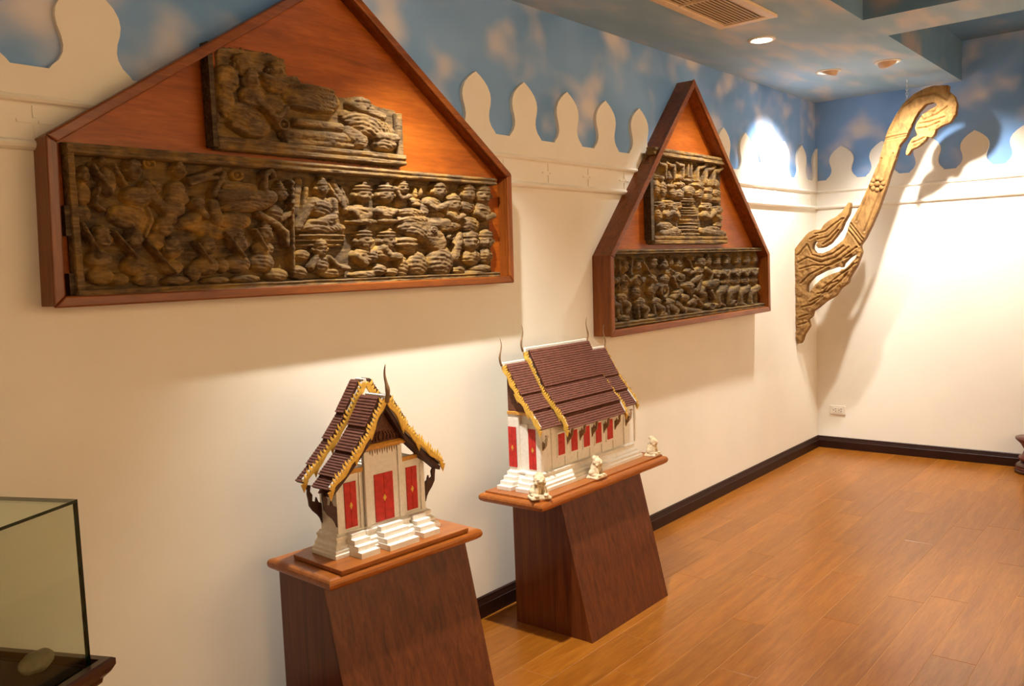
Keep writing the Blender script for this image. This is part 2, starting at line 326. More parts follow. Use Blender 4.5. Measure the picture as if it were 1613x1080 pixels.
# ---- carving outlines, millimetres on each panel
FIG_A=[[['h',48,330,15,22,1,'h',26],['e',42,282,23,34,0,20],['e',38,229,27,27,0,16]],[['e',96,375,15,14,0,24],['e',112,316,26,43,0,22],['c',130,362,8,158,312,8,26],['c',68,360,7,115,285,7,32],['c',83,297,7,69,256,7,24],['c',69,256,7,92,239,7,24]],[['h',185,351,26,28,1,'h',32],['e',197,281,51,28,0,26],['c',221,312,17,247,267,16,28],['e',161,223,57,34,-10,22],['e',199,215,28,57,0,18],['c',216,252,7,228,215,8,24],['c',228,215,8,205,168,8,24]],[['r',238,376,22,16,12]],[['r',526,360,26,19,14]],[['h',325,357,23,23,1,'p',30],['e',314,308,33,26,0,24],['e',315,281,42,26,0,27],['c',353,336,10,400,351,10,30],['c',400,351,10,453,372,11,30],['c',355,321,8,405,341,9,30],['c',405,341,9,444,346,9,30],['e',297,250,45,29,0,28],['e',378,269,27,21,0,30],['c',377,262,16,399,231,15,28],['c',253,272,16,294,216,17,24]],[['e',258,312,19,22,0,16],['c',235,327,6,256,309,6,18]],[['e',352,217,55,21,20,22],['e',394,199,66,20,0,18],['e',437,179,55,20,0,16]],[['c',460,294,23,642,294,25,30],['e',554,267,108,24,5,28],['c',615,306,11,616,363,11,32],['c',616,363,11,639,379,11,32],['c',639,379,11,651,365,12,32],['c',429,293,11,468,359,11,30],['c',471,330,14,576,322,15,26]],[['c',432,264,23,443,219,23,24],['e',503,218,66,31,0,24],['e',495,180,46,25,0,20]],[['h',678,306,27,25,1,'p',32],['e',654,244,33,30,0,28],['c',591,238,13,655,207,13,31],['c',655,207,13,686,181,13,31],['c',686,181,13,686,144,13,31],['c',669,223,11,709,246,11,30]],[['c',719,348,8,715,257,8,30],['c',715,257,8,704,63,8,30],['e',720,342,11,9,0,33],['e',718,321,11,9,0,33],['e',717,299,11,9,0,33],['e',715,278,11,9,0,33],['e',713,256,11,9,0,33]],[['h',612,175,31,29,1,'p',28],['e',605,128,44,26,0,22],['c',570,188,7,608,128,7,30],['e',596,86,50,33,0,25],['e',649,43,47,24,0,26]],[['h',81,159,27,31,1,'h',34],['c',27,200,6,69,116,6,34],['e',73,105,38,28,0,26],['e',64,114,14,14,0,32],['e',74,58,38,26,0,24],['e',124,47,29,18,0,26]],[['h',174,159,24,26,1,'h',32],['c',113,179,6,173,106,6,34],['e',174,85,42,30,0,27],['e',188,80,17,14,0,32],['e',200,45,38,19,0,24]],[['h',269,192,30,26,1,'h',26],['e',244,154,30,28,0,18]],[['h',289,130,31,29,1,'h',27],['c',204,157,6,285,61,6,32],['e',284,78,39,24,0,24],['e',296,38,45,15,0,26]],[['h',403,137,30,26,1,'h',29],['c',363,149,6,405,87,6,32],['e',396,80,47,30,0,25],['e',426,34,49,13,0,26],['e',356,61,26,28,0,20]],[['h',515,142,31,27,1,'p',29],['c',460,179,6,521,106,7,32],['e',508,83,48,30,0,26],['e',531,35,57,14,0,27],['e',452,79,23,25,0,22]],[['c',758,351,17,738,248,16,16],['c',787,328,10,762,238,10,20],['c',903,356,15,936,304,15,18],['c',936,304,15,950,263,16,18],['c',939,340,8,962,289,9,15],['c',874,352,9,922,293,9,20],['e',714,198,18,100,0,10]],[['h',848,331,27,26,0,'b',33],['e',842,270,56,39,0,29],['c',799,286,17,755,228,17,33],['c',755,228,17,728,196,17,33],['c',892,290,15,893,239,15,33],['c',893,239,15,832,221,15,33],['e',837,200,116,24,0,31],['e',838,217,75,14,0,33]],[['e',835,173,119,8,0,28],['e',834,157,120,7,0,24],['e',833,141,104,7,0,20]],[['h',827,126,33,30,0,'h',31],['e',828,76,40,35,0,28],['c',856,98,11,896,66,12,32],['c',896,66,12,936,59,12,32],['c',805,99,11,783,64,11,30],['e',755,107,33,21,0,24],['e',733,50,35,25,0,30],['e',872,46,55,21,0,27]],[['h',1031,317,41,33,0,'f',35],['e',1021,255,59,33,0,29],['c',973,259,14,999,238,14,32],['c',999,238,14,1049,245,15,32],['e',1026,223,74,13,0,33]],[['h',1140,322,41,33,0,'f',35],['e',1137,257,49,31,0,28],['e',1137,255,19,26,0,34],['c',1093,262,13,1132,247,12,32],['c',1182,264,13,1140,247,13,32],['e',1142,228,60,11,0,31]],[['h',1226,351,31,24,0,'p',32],['e',1223,298,35,27,0,22],['c',1184,346,12,1208,309,12,32],['c',1208,309,12,1255,322,12,32]],[['e',1295,335,12,28,0,22],['e',1324,340,10,23,0,22],['e',1293,304,34,14,0,26],['e',1293,292,27,10,0,28]],[['h',1421,347,39,30,0,'h',35],['e',1386,295,54,32,0,28],['c',1341,302,16,1389,278,16,33],['c',1389,278,16,1454,295,16,33],['e',1457,277,17,30,0,26]],[['e',1263,261,90,20,0,28],['e',1281,233,104,22,0,30],['e',1340,274,25,33,0,26]],[['e',1302,188,112,34,-12,32],['c',1343,194,49,1406,148,50,31],['e',1461,207,85,18,0,28],['c',1232,215,20,1462,225,21,30]],[['e',1413,253,51,17,0,20],['e',1408,238,56,9,0,24]],[['h',1508,299,40,34,0,'h',32],['e',1507,252,54,27,0,26],['c',1464,260,13,1507,243,13,31],['c',1507,243,13,1552,256,13,31],['e',1479,213,74,18,0,30]],[['h',1596,344,44,33,-1,'h',31],['e',1591,293,48,27,0,24],['e',1604,221,61,34,0,26]],[['h',1688,342,49,36,-1,'h',33],['e',1682,277,59,39,0,28],['c',1635,270,15,1681,246,16,33],['c',1681,246,16,1739,260,16,33]],[['h',1027,154,39,36,1,'f',33],['e',1025,101,59,33,0,28],['e',1060,100,25,26,0,33],['c',983,101,15,1023,74,15,31],['e',1086,49,42,24,0,33],['e',1020,34,67,17,0,30]],[['h',1142,154,38,33,1,'f',33],['e',1127,110,50,33,0,28],['c',1113,127,17,1141,99,17,33],['c',1141,99,17,1190,96,17,33],['e',1152,39,36,20,0,28]],[['e',1240,157,56,14,0,32],['e',1239,140,57,12,0,34],['e',1242,120,43,17,0,26],['e',1207,59,31,48,0,27],['e',1286,66,62,51,0,32]],[['e',1418,75,71,67,0,34],['c',1529,172,23,1497,89,22,30]],[['e',1368,200,21,14,0,36],['r',1367,197,20,14,36],['r',1472,169,16,11,32]],[['h',1602,148,51,38,-1,'h',33],['e',1605,87,57,36,0,27],['e',1606,99,18,26,0,32],['e',1658,40,71,19,0,30]],[['h',1696,154,47,37,-1,'h',32],['e',1692,92,46,37,0,26],['e',1689,98,19,29,0,32],['e',1620,22,88,14,0,29],['e',1520,37,38,20,0,26]]]
FIG_B=[[['e',388,232,104,12,0,30],['e',387,218,109,12,0,30],['e',386,205,113,12,0,30],['e',385,192,109,12,0,30],['e',384,178,104,12,0,30],['e',383,165,100,12,0,30],['e',391,199,121,49,0,24]],[['c',312,112,16,494,113,17,28],['c',264,70,20,531,78,22,28],['c',272,47,13,541,57,14,24]],[['h',146,223,31,30,1,'h',30],['e',152,177,48,36,0,24],['e',222,158,47,34,0,28],['c',160,162,12,197,143,12,31],['c',197,143,12,228,111,12,31],['c',228,111,12,270,152,13,31],['e',115,110,67,43,-15,24],['e',159,80,52,32,0,28],['c',68,82,12,120,57,12,28],['c',120,57,12,167,57,12,28]],[['h',244,268,31,26,1,'h',28],['c',195,245,12,266,232,13,28],['e',246,225,50,28,0,22]],[['h',126,266,37,31,1,'h',24],['e',69,220,41,46,0,20],['e',60,150,32,53,0,18]],[['r',251,97,25,22,30]],[['h',597,198,54,25,1,'h',30],['c',550,197,18,691,169,19,32],['e',640,132,138,47,-12,30],['c',532,95,30,588,74,31,32],['e',703,75,60,31,0,32],['c',662,99,19,749,97,20,34],['e',571,77,47,36,0,26]]]
FIG_C=[[['c',170,433,12,162,363,12,26],['c',170,433,12,120,433,12,26],['c',120,433,12,82,444,12,26]],[['c',268,434,13,260,362,13,26],['c',268,434,13,217,434,13,26],['c',217,434,13,178,445,12,26]],[['c',371,444,13,363,371,13,26],['c',371,444,13,318,443,13,26],['c',318,443,13,278,454,13,26]],[['c',429,454,11,426,386,11,24]],[['c',471,459,11,467,382,11,24]],[['c',552,442,14,543,366,14,26],['c',552,442,14,609,448,14,26],['c',609,448,14,654,466,14,26]],[['c',656,437,14,648,360,14,26],['c',656,437,14,715,443,14,26],['c',715,443,14,762,461,15,26]],[['c',761,434,15,753,357,14,26],['c',761,434,15,822,441,15,26],['c',822,441,15,870,459,15,26]],[['h',122,358,40,16,0,'n',26],['e',136,299,44,50,0,28],['e',92,308,43,47,0,20]],[['h',217,368,25,21,0,'p',24],['e',238,320,60,14,0,28],['e',245,282,44,33,0,30]],[['h',332,369,35,14,0,'p',28],['e',337,333,52,19,0,30],['e',329,280,49,36,0,28]],[['e',452,362,59,13,0,30],['e',451,339,42,10,0,28],['e',443,301,66,38,0,32]],[['e',441,256,71,7,0,30],['e',441,244,76,6,0,31],['e',440,227,74,9,0,24],['e',443,205,83,7,0,29],['e',444,190,91,6,0,30],['e',444,177,96,6,0,31],['e',453,162,122,7,0,33],['e',457,139,122,20,0,26],['e',460,116,122,7,0,30]],[['h',569,345,45,18,0,'p',28],['e',573,296,59,40,0,26],['c',519,339,11,600,326,11,30]],[['h',685,353,47,18,0,'p',28],['e',690,318,58,24,0,28],['e',688,277,56,33,0,26]],[['h',798,353,41,20,0,'p',26],['e',789,305,61,26,0,28],['e',792,269,62,22,0,24]],[['h',210,215,54,30,0,'n',27],['e',197,165,67,33,0,24],['c',151,158,17,231,177,17,31],['c',231,177,17,288,156,17,31],['e',255,199,46,39,0,26]],[['h',115,206,44,29,0,'n',26],['e',96,162,38,37,0,22]],[['h',314,212,42,26,0,'n',24],['e',300,162,35,34,0,26]],[['e',160,98,88,28,0,28],['c',113,54,28,261,72,29,33],['c',226,49,22,296,66,23,32]],[['e',440,96,110,13,0,30],['e',440,79,135,10,0,33],['e',439,56,135,15,0,31]],[['c',577,74,24,869,59,26,31],['e',734,88,108,20,0,27]],[['h',666,217,64,29,0,'n',28],['e',658,170,65,34,0,26],['c',619,169,17,684,158,17,32],['c',684,158,17,751,190,17,32]],[['h',813,203,58,29,0,'n',27],['e',818,155,58,36,0,24],['c',764,172,16,817,149,16,30]],[['h',816,113,51,24,0,'n',22]]]
FIG_D=[[['h',56,330,34,27,1,'h',26],['e',52,261,42,41,0,24],['e',50,213,44,31,0,20],['c',53,282,11,92,254,12,28],['c',92,254,12,113,270,11,28]],[['h',182,327,35,29,1,'h',26],['e',179,256,43,41,0,24],['e',176,207,45,33,0,20],['c',180,278,12,220,249,12,28],['c',220,249,12,242,265,12,28]],[['h',309,324,37,29,1,'h',26],['e',305,252,45,41,0,24],['e',303,202,48,33,0,20],['c',307,274,12,349,245,13,28],['c',349,245,13,372,261,12,28]],[['c',130,361,11,126,296,11,24],['c',126,296,5,117,199,5,22]],[['c',252,370,13,233,293,13,24],['e',240,285,17,15,0,26]],[['e',343,357,60,10,0,24],['c',359,351,10,445,270,10,26]],[['h',465,338,44,29,1,'h',30],['e',456,258,51,28,0,26],['e',465,212,53,29,0,30],['c',411,271,12,489,240,12,30]],[['h',586,327,40,28,1,'p',30],['e',595,248,53,32,0,28],['e',581,213,61,28,0,24],['r',580,184,50,46,26]],[['h',661,340,34,24,1,'p',26],['e',656,281,43,33,0,22],['c',651,299,11,693,286,11,28]],[['h',750,323,42,24,1,'p',28],['e',760,260,60,23,-20,31],['r',754,254,57,26,30],['c',680,262,13,726,201,13,26]],[['c',853,360,10,935,273,10,28],['e',918,359,26,17,0,26],['e',870,287,44,20,0,26]],[['h',1017,330,62,28,-1,'f',34],['e',995,290,66,25,0,31],['e',960,241,95,22,15,33],['c',935,285,15,882,274,15,30],['c',999,221,28,971,179,27,32],['e',879,201,62,29,0,32]],[['h',1121,337,42,27,-1,'p',28],['c',1084,294,18,1153,267,18,30],['c',1153,267,18,1145,229,18,30],['c',1094,199,26,1222,213,27,32]],[['e',891,176,47,30,0,28],['c',944,173,19,1064,143,20,30],['c',1038,182,16,1010,146,16,30],['c',687,143,18,775,175,19,28],['e',737,171,49,18,0,26]],[['e',825,136,64,24,0,24],['c',722,105,22,808,58,23,30],['c',809,70,17,992,46,18,30],['c',929,137,15,1021,82,16,30],['c',849,98,15,955,123,16,30],['h',927,94,34,16,0,'n',28],['e',899,58,78,16,0,26]],[['h',1241,332,44,29,-1,'p',28],['e',1239,261,61,30,0,27],['e',1229,209,52,25,0,24],['c',1268,273,14,1224,242,13,31],['c',1224,242,13,1181,263,13,31]],[['h',1374,333,46,29,-1,'p',28],['e',1372,260,63,31,0,27],['e',1362,208,54,26,0,24],['c',1402,273,14,1356,241,14,31],['c',1356,241,14,1312,262,14,31]],[['h',1528,334,47,29,-1,'p',28],['e',1526,260,66,31,0,27],['e',1516,207,56,27,0,24],['c',1558,273,15,1509,240,15,31],['c',1509,240,15,1463,262,14,31]],[['h',1673,335,49,31,-1,'p',28],['e',1670,260,69,31,0,27],['e',1660,205,59,28,0,24],['c',1703,273,15,1653,240,15,31],['c',1653,240,15,1605,262,15,31]],[['h',1789,336,51,31,-1,'p',28],['e',1786,259,70,32,0,27],['e',1776,204,60,28,0,24],['c',1821,273,15,1769,239,16,31],['c',1769,239,16,1719,261,15,31]],[['c',1353,169,26,1234,141,25,29],['c',1234,141,25,1246,82,26,29],['c',1246,82,13,1319,62,13,28]],[['c',1522,162,27,1397,134,26,29],['c',1397,134,26,1410,73,26,29],['c',1410,73,13,1487,52,13,28]],[['c',1683,155,28,1552,126,27,29],['c',1552,126,27,1566,64,27,29],['c',1566,64,14,1646,43,14,28]],[['c',1834,148,29,1698,120,28,29],['c',1698,120,28,1713,56,28,29],['c',1713,56,14,1796,34,14,28]],[['c',1149,158,18,1176,118,19,30],['e',1131,69,53,23,0,28],['r',1138,69,45,21,32]],[['e',1246,69,52,21,0,26]],[['r',1464,73,37,18,30]],[['e',47,170,49,25,0,27],['c',37,155,20,106,129,20,29],['c',106,129,20,84,93,20,29],['c',17,150,15,24,96,15,26]],[['e',148,170,51,25,0,27],['c',137,155,20,209,129,21,29],['c',209,129,21,186,91,21,29],['c',117,150,16,124,95,16,26]],[['e',327,139,55,26,0,27],['c',315,122,21,391,95,22,29],['c',391,95,22,367,57,22,29],['c',294,118,16,302,61,17,26]],[['e',495,130,59,26,0,27],['c',483,113,22,563,85,23,29],['c',563,85,23,538,45,23,29],['c',460,108,17,469,50,17,26]],[['e',649,115,60,28,0,27],['c',636,98,23,721,69,24,29],['c',721,69,24,694,29,24,29],['c',612,94,18,621,34,18,26]],[['e',297,191,48,38,0,24]],[['e',447,195,46,36,0,28]],[['e',62,56,26,22,0,28]],[['e',113,72,26,21,0,26]],[['e',174,59,44,28,0,28]],[['e',457,57,56,13,0,26]],[['e',598,53,60,16,0,24]]]
OUT_B=[(46,318),(112,322),(200,325),(243,324),(292,316),(300,265),(347,267),(358,244),(410,247),(475,239),(490,224),(524,220),(611,225),(694,210),(782,206),(802,158),(793,27),(791,-6),(23,6)]
CHOFA=[(-14,850),(1,918),(4,1015),(7,1112),(-1,1209),(9,1305),(14,1421),(15,1517),(9,1551),(-37,1610),(-95,1673),(-143,1695),(-190,1692),(-213,1728),(-256,1757),(-293,1773),(-339,1807),(-372,1850),(-397,1885),(-402,1839),(-389,1785),(-357,1732),(-334,1678),(-292,1625),(-255,1584),(-212,1560),(-170,1555),(-151,1585),(-171,1603),(-148,1604),(-132,1586),(-128,1553),(-151,1525),(-198,1520),(-254,1540),(-310,1578),(-356,1616),(-378,1667),(-393,1721),(-465,1843),(-536,1999),(-596,2136),(-631,2273),(-656,2348),(-707,2437),(-757,2508),(-822,2558),(-903,2588),(-950,2592),(-1037,2583),(-1032,2546),(-1068,2512),(-1087,2451),(-1078,2386),(-1046,2340),(-991,2322),(-958,2301),(-952,2271),(-928,2251),(-907,2263),(-896,2241),(-855,2208),(-810,2191),(-790,2162),(-772,2145),(-770,2178),(-785,2228),(-810,2268),(-839,2279),(-839,2296),(-826,2327),(-839,2368),(-871,2414),(-919,2442),(-959,2456),(-960,2473),(-935,2483),(-895,2476),(-855,2437),(-822,2384),(-798,2330),(-773,2273),(-732,2226),(-707,2141),(-665,2023),(-639,1937),(-596,1816),(-544,1694),(-499,1606),(-467,1562),(-478,1516),(-446,1425),(-391,1335),(-382,1298),(-327,1262),(-290,1206),(-224,1169),(-167,1122),(-125,1093),(-121,1059),(-90,1035),(-101,987),(-59,919),(-39,861)]
CHOFA_H1=[(-84,1235),(-88,1294),(-140,1350),(-225,1391),(-309,1417),(-337,1414),(-333,1392),(-272,1371),(-197,1339),(-145,1293),(-111,1246)]
CHOFA_H2=[(-342,1406),(-352,1438),(-392,1477),(-446,1510),(-439,1481),(-401,1442),(-364,1406)]
CHOFA_G=[[(-626,2270),(-690,2278),(-777,2284)],[(-631,2281),(-690,2290),(-777,2297)],[(-389,1716),(-428,1664),(-485,1588)],[(-404,1724),(-446,1667),(-496,1599)],[(-378,1685),(-419,1637),(-467,1562)],[(-26,1515),(-94,1588),(-128,1511),(-198,1490),(-282,1514),(-356,1567)],[(-25,1458),(-93,1493),(-188,1456),(-300,1486),(-392,1556)],[(-35,1410),(-131,1435),(-263,1431),(-410,1500)],[(-43,1304),(-112,1369),(-226,1423),(-337,1475),(-446,1554)],[(-152,1661),(-227,1675),(-283,1718),(-348,1760)],[(-171,1622),(-246,1637),(-302,1689),(-357,1760)],[(-208,1583),(-264,1617),(-320,1679)],[(-114,1625),(-171,1650)],[(-855,2417),(-887,2378),(-967,2401),(-1030,2443)],[(-863,2356),(-919,2357),(-1014,2378)],[(-847,2324),(-904,2325),(-983,2348)],[(-887,2429),(-951,2420),(-970,2448)],[(-815,2233),(-855,2246),(-888,2259)],[(-110,1169),(-187,1207),(-262,1300),(-318,1318)],[(-168,1226),(-243,1244),(-336,1317),(-410,1408)],[(-206,1263),(-300,1337),(-446,1444)],[(-52,1131),(-129,1150),(-205,1207)],[(-31,1054),(-90,1074)],[(-21,996),(-80,1016)],[(-337,1373),(-391,1399),(-455,1480)],[(-673,2329),(-740,2467),(-838,2530),(-951,2538),(-1029,2485)],[(-500,1660),(-613,1939),(-690,2178)],[(-447,1736),(-535,1946),(-614,2151)]]
CHOFA_F=[(-588, 1980)]

# ------------------------------------------------------------------ lamps in the ceiling
def spot(parent, loc, aim, watts, size, blend, radius=.025):
    l = bpy.data.lights.new('lamp_light', 'SPOT'); l.energy = watts; l.color = LAMP_COLOR; l.spot_size = math.radians(size); l.spot_blend = blend; l.shadow_soft_size = radius
    o = bpy.data.objects.new('lamp_light', l); COL.objects.link(o); o.parent = parent
    o.location = loc; d = Vector(aim)-Vector(parent.location)-Vector(loc); o.rotation_euler = d.to_track_quat('-Z', 'Y').to_euler()
def downlight(x, y, z, aim, watts, size, label, blend=.7, radius=.03):
    t = thing('recessed_downlight', label, 'ceiling light', (x, y, z), 0, 'downlights in the ceiling')
    n = 36; prof = [(.052, 0), (.072, 0), (.074, -.003), (.070, -.007), (.056, -.008), (.048, -.003), (.052, 0)]
    obj('trim_ring', MB().lathe(prof, n, cap=False), 'lamp_white', t, smooth=True)
    obj('bulb', MB().lathe([(.050, 0), (.046, -.004), (.032, -.010), (.012, -.013), (.002, -.0135)], 24), 'bulb', t, smooth=True)
    spot(t, (0, 0, -.025), aim, watts, size, blend, radius); return t
def eyeball(x, y, z, aim, watts, size, label, blend=.7, radius=.03):
    t = thing('eyeball_spotlight', label, 'spotlight', (x, y, z), 0, 'spotlights turned towards the walls')
    d = (Vector(aim)-Vector((x, y, z))).normalized()
    prof = [(.054, 0), (.076, 0), (.078, -.003), (.074, -.006), (.056, -.007), (.054, 0)]
    obj('trim_ring', MB().lathe(prof, 36, cap=False), 'lamp_white', t, smooth=True)
    # hood: a sphere cap hanging under the ceiling, cut open on the side of the beam
    q = d.to_track_quat('Z', 'Y').to_matrix().to_4x4()
    hood = MB(); R = .056; pr = []
    for k in range(11):
        a = math.radians(180-k*10.5); pr.append((R*math.sin(a)+.0005, R*math.cos(a)))
    inner = [(r*.93, zz*.93) for r, zz in reversed(pr)]
    hood.lathe(pr+inner, 32, q, cap=False)
    obj('hood', hood, 'lamp_tan', t, smooth=True)
    obj('bulb', MB().lathe([(.044, .002), (.040, .006), (.02, .009), (.001, .010)], 24, q), 'bulb', t, smooth=True)
    spot(t, d*.075, aim, watts, size, blend, radius); return t
downlight(-2.17, -.502, H_LOW, (-2.15, -.22, 1.0), 66, 100, 'lit round downlight with white ring beside the air vent', 1.0)
eyeball(-1.068, -.474, H_LOW, (-.85, 0, 1.6), 62, 98, 'eyeball spotlight turned to the wall with the small gabled frame', 1.0)
eyeball(-1.05, -.828, H_LOW, (0, -1.05, 1.25), 92, 92, 'eyeball spotlight aimed at the wall behind the hook-shaped carving', 1.0)
downlight(-4.62, -.520, H_LOW, (-4.25, -.36, .7), 110, 90, 'round downlight above the large gabled frame', 1.0)
downlight(-1.5, -2.0, H_TOP, (-1.9, -1.7, 0), 52, 80, 'added fill downlight, out of view, brightening the floor by the back wall')  # added lamp out of view, lifts the floor near the back wall
downlight(-2.75, -1.95, H_TOP, (-2.80, -1.62, 0), 60, 30, 'added downlight, out of view, casting a bright patch on the floor', 1.0)  # added lamp out of view, its narrow beam makes the bright floor patch
for x, lab in ((-1.2, 'added fill spotlight washing the far end of the opposite wall'), (-3.6, 'added fill spotlight washing the middle of the opposite wall'), (-6.4, 'added fill spotlight washing the near end of the opposite wall')):
    eyeball(x, -3.3, H_TOP, (x, Y_RIGHT, 1.5), {-1.2: 150, -3.6: 290, -6.4: 215}[x], 125, lab, 1.0)  # added unseen lamps; their bounce off this wall is the ambient fill
downlight(-7.8, -1.6, H_TOP, (-8.4, -1.8, 0), 42, 120, 'added fill downlight in the ceiling behind the viewpoint')  # added unseen lamp, general fill for the near end

# ------------------------------------------------------------------ air vent
v = thing('air_vent', 'cream ceiling air vent with long parallel slats beside the lit downlight', 'air vent', (-3.17, -.603, H_LOW))
hx, hy, fw = .60, .152, .045
mb = MB()
for (a, b, c, d) in ((-hx, hx, -hy, -hy+fw), (-hx, hx, hy-fw, hy), (-hx, -hx+fw, -hy+fw, hy-fw), (hx-fw, hx, -hy+fw, hy-fw)): mb.box(a, b, c, d, -.014, 0)
obj('vent_frame', mb, 'vent_cream', v, bevel=.003)
box('vent_duct', -hx+fw, hx-fw, -hy+fw, hy-fw, -.002, 0, 'duct_brown', v)
for cx in (.095, -.31): box('cross_bar', cx-.008, cx+.008, -hy+fw, hy-fw, -.013, -.002, 'vent_cream', v)
ns = 11; pit = (2*hy-2*fw)/ns
for (xa, xb) in ((.103, hx-fw), (-.302, .087), (-hx+fw, -.318)):
    T = Matrix.Rotation(math.radians(14), 4, 'X')
    sm = MB().box(xa+.001, xb-.001, -pit*.39, pit*.39, -.0007, .0007, T).mesh('slat', 'vent_cream')
    for k in range(ns): link('slat', sm, v, (0, -hy+fw+pit*(k+.5), -.008))

# ------------------------------------------------------------------ relief carving engine
def fade(t): return t*t*(3-2*t)
_rng = np.random.RandomState(3); _lat = _rng.rand(256, 256)
def vnoise(x, y):
    xi = np.floor(x).astype(int); yi = np.floor(y).astype(int); fx = fade(x-xi); fy = fade(y-yi)
    g = lambda a, b: _lat[a % 256, b % 256]
    return (g(xi, yi)*(1-fx)+g(xi+1, yi)*fx)*(1-fy)+(g(xi, yi+1)*(1-fx)+g(xi+1, yi+1)*fx)*fy
def fbm(x, y, o=4):
    s = 0; a = .5
    for k in range(o): s = s+a*(vnoise(x*2**k+17*k, y*2**k+31*k)-.5); a *= .5
    return s
def dome(q, h, p=1.7): return h*np.sqrt(np.clip(1-q**p, 0, None))
def prim(p, U, V):
    if p[0] == 'e':
        _, u, v_, rx, ry, rot, h = p; c, s = math.cos(math.radians(rot)), math.sin(math.radians(rot))
        du = (U-u)*c+(V-v_)*s; dv = -(U-u)*s+(V-v_)*c
        H = dome((du/max(rx, 1))**2+(dv/max(ry, 1))**2, h)
        if min(rx, ry) > 11: H = np.where(H > 0, H+1.25*np.sin((dv+.25*du+.004*du*du)*2*math.pi/(9+ry*.12)+u), H)   # cloth folds
        return H
    if p[0] == 'c':
        _, u, v_, r0, a, b, r1, h = p; L2 = max((a-u)**2+(b-v_)**2, 1e-6)
        t = np.clip(((U-u)*(a-u)+(V-v_)*(b-v_))/L2, 0, 1); d = np.hypot(U-u-t*(a-u), V-v_-t*(b-v_))/np.maximum(r0+(r1-r0)*t, 1)
        return dome(d**2, h)
    if p[0] == 'r':
        _, u, v_, rx, ry, h = p; q = np.hypot((U-u)/rx, (V-v_)/ry)
        return np.maximum(dome(((q-.74)/.26)**2, h), dome((q/.38)**2, h*.9))
    if p[0] == 'h':
        _, u, v_, rx, ry, fc, crown, h = p; E = lambda du, dv, a, b, hh, rot=0: prim(['e', u+du*rx, v_+dv*ry, a*rx, b*ry, rot, hh], U, V)
        H = dome(((U-u)/rx)**2+((V-v_)/ry)**2, h)
        s = .28*fc; x = (U-u)/rx-s; y = (V-v_)/ry
        G = lambda cx, cy, a, b: np.exp(-(((x-cx)/a)**2+((y-cy)/b)**2))
        H = np.where(H > 0, H+h*(.16*G(0, -.12, .13, .25)+.10*G(0, -.24, .22, .1)-.16*G(-.38, .02, .2, .09)-.16*G(.38, .02, .2, .09)+.09*G(-.38, .0, .13, .05)+.09*G(.38, .0, .13, .05)
             - .12*G(0, -.42, .3, .05)+.09*G(0, -.53, .26, .07)+.08*G(-.36, .22, .3, .07)+.08*G(.36, .22, .3, .07)), H)
        M_ = [H, E(-1.0, -.05, .16, .34, h*.7), E(1.0, -.05, .16, .34, h*.7)]
        if crown == 'p': M_ += [E(0, .62, .92, .22, h*1.03), E(0, .95, .72, .22, h*.95), E(0, 1.25, .5, .22, h*.85), E(0, 1.55, .28, .28, h*.7)]
        if crown == 'f': M_ += [E(0, .58, 1.08, .2, h*1.05), E(0, .9, .98, .24, h*1.0), E(.15, 1.25, .32, .24, h*.8)]
        if crown == 'h': M_ += [E(0, .62, 1.04, .18, h*1.05), E(0, .85, .88, .34, h*.98), E(0, 1.15, .3, .22, h*.8)]
        if crown == 'b': M_ += [E(0, .6, .95, .2, h*1.03), E(0, .85, .8, .3, h*.96), E(0, 1.2, .42, .3, h*.85), E(0, 1.55, .2, .35, h*.7)]
        if crown == 'n': M_ += [E(0, .6, .96, .35, h*1.02)]
        return np.maximum.reduce(M_)
def bbox(p):
    if p[0] == 'c': r = max(p[3], p[6])+3; return min(p[1], p[4])-r, max(p[1], p[4])+r, min(p[2], p[5])-r, max(p[2], p[5])+r
    rx, ry = p[3], p[4]
    if p[0] == 'h': return p[1]-1.3*rx-3, p[1]+1.3*rx+3, p[2]-1.2*ry-3, p[2]+2.1*ry+3
    m = max(rx, ry)+3; return p[1]-m, p[1]+m, p[2]-m, p[2]+m
def grid_mesh(name, xs, zs, D, keep, ybase, m, gilt):
    ny, nx = D.shape
    cell = keep[:-1, :-1] | keep[1:, :-1] | keep[:-1, 1:] | keep[1:, 1:]
    used = np.zeros_like(keep); used[:-1, :-1] |= cell; used[1:, :-1] |= cell; used[:-1, 1:] |= cell; used[1:, 1:] |= cell
    idx = -np.ones(D.shape, int); idx[used] = np.arange(used.sum())
    XX, ZZ = np.meshgrid(xs, zs)
    co = np.stack([XX[used], ybase-D[used], ZZ[used]], 1)
    r, c = np.nonzero(cell)
    f = np.stack([idx[r, c], idx[r, c+1], idx[r+1, c+1], idx[r+1, c]], 1)
    me = bpy.data.meshes.new(name); me.vertices.add(len(co)); me.vertices.foreach_set('co', co.ravel())
    me.loops.add(f.size); me.loops.foreach_set('vertex_index', f.ravel().astype(np.int32))
    me.polygons.add(len(f)); me.polygons.foreach_set('loop_start', np.arange(0, f.size, 4, dtype=np.int32))
    me.update(calc_edges=True); me.materials.append(M[m])
    at = me.attributes.new('gilt', 'FLOAT', 'POINT'); at.data.foreach_set('value', gilt[used].astype(np.float32))
    me.shade_smooth(); return me
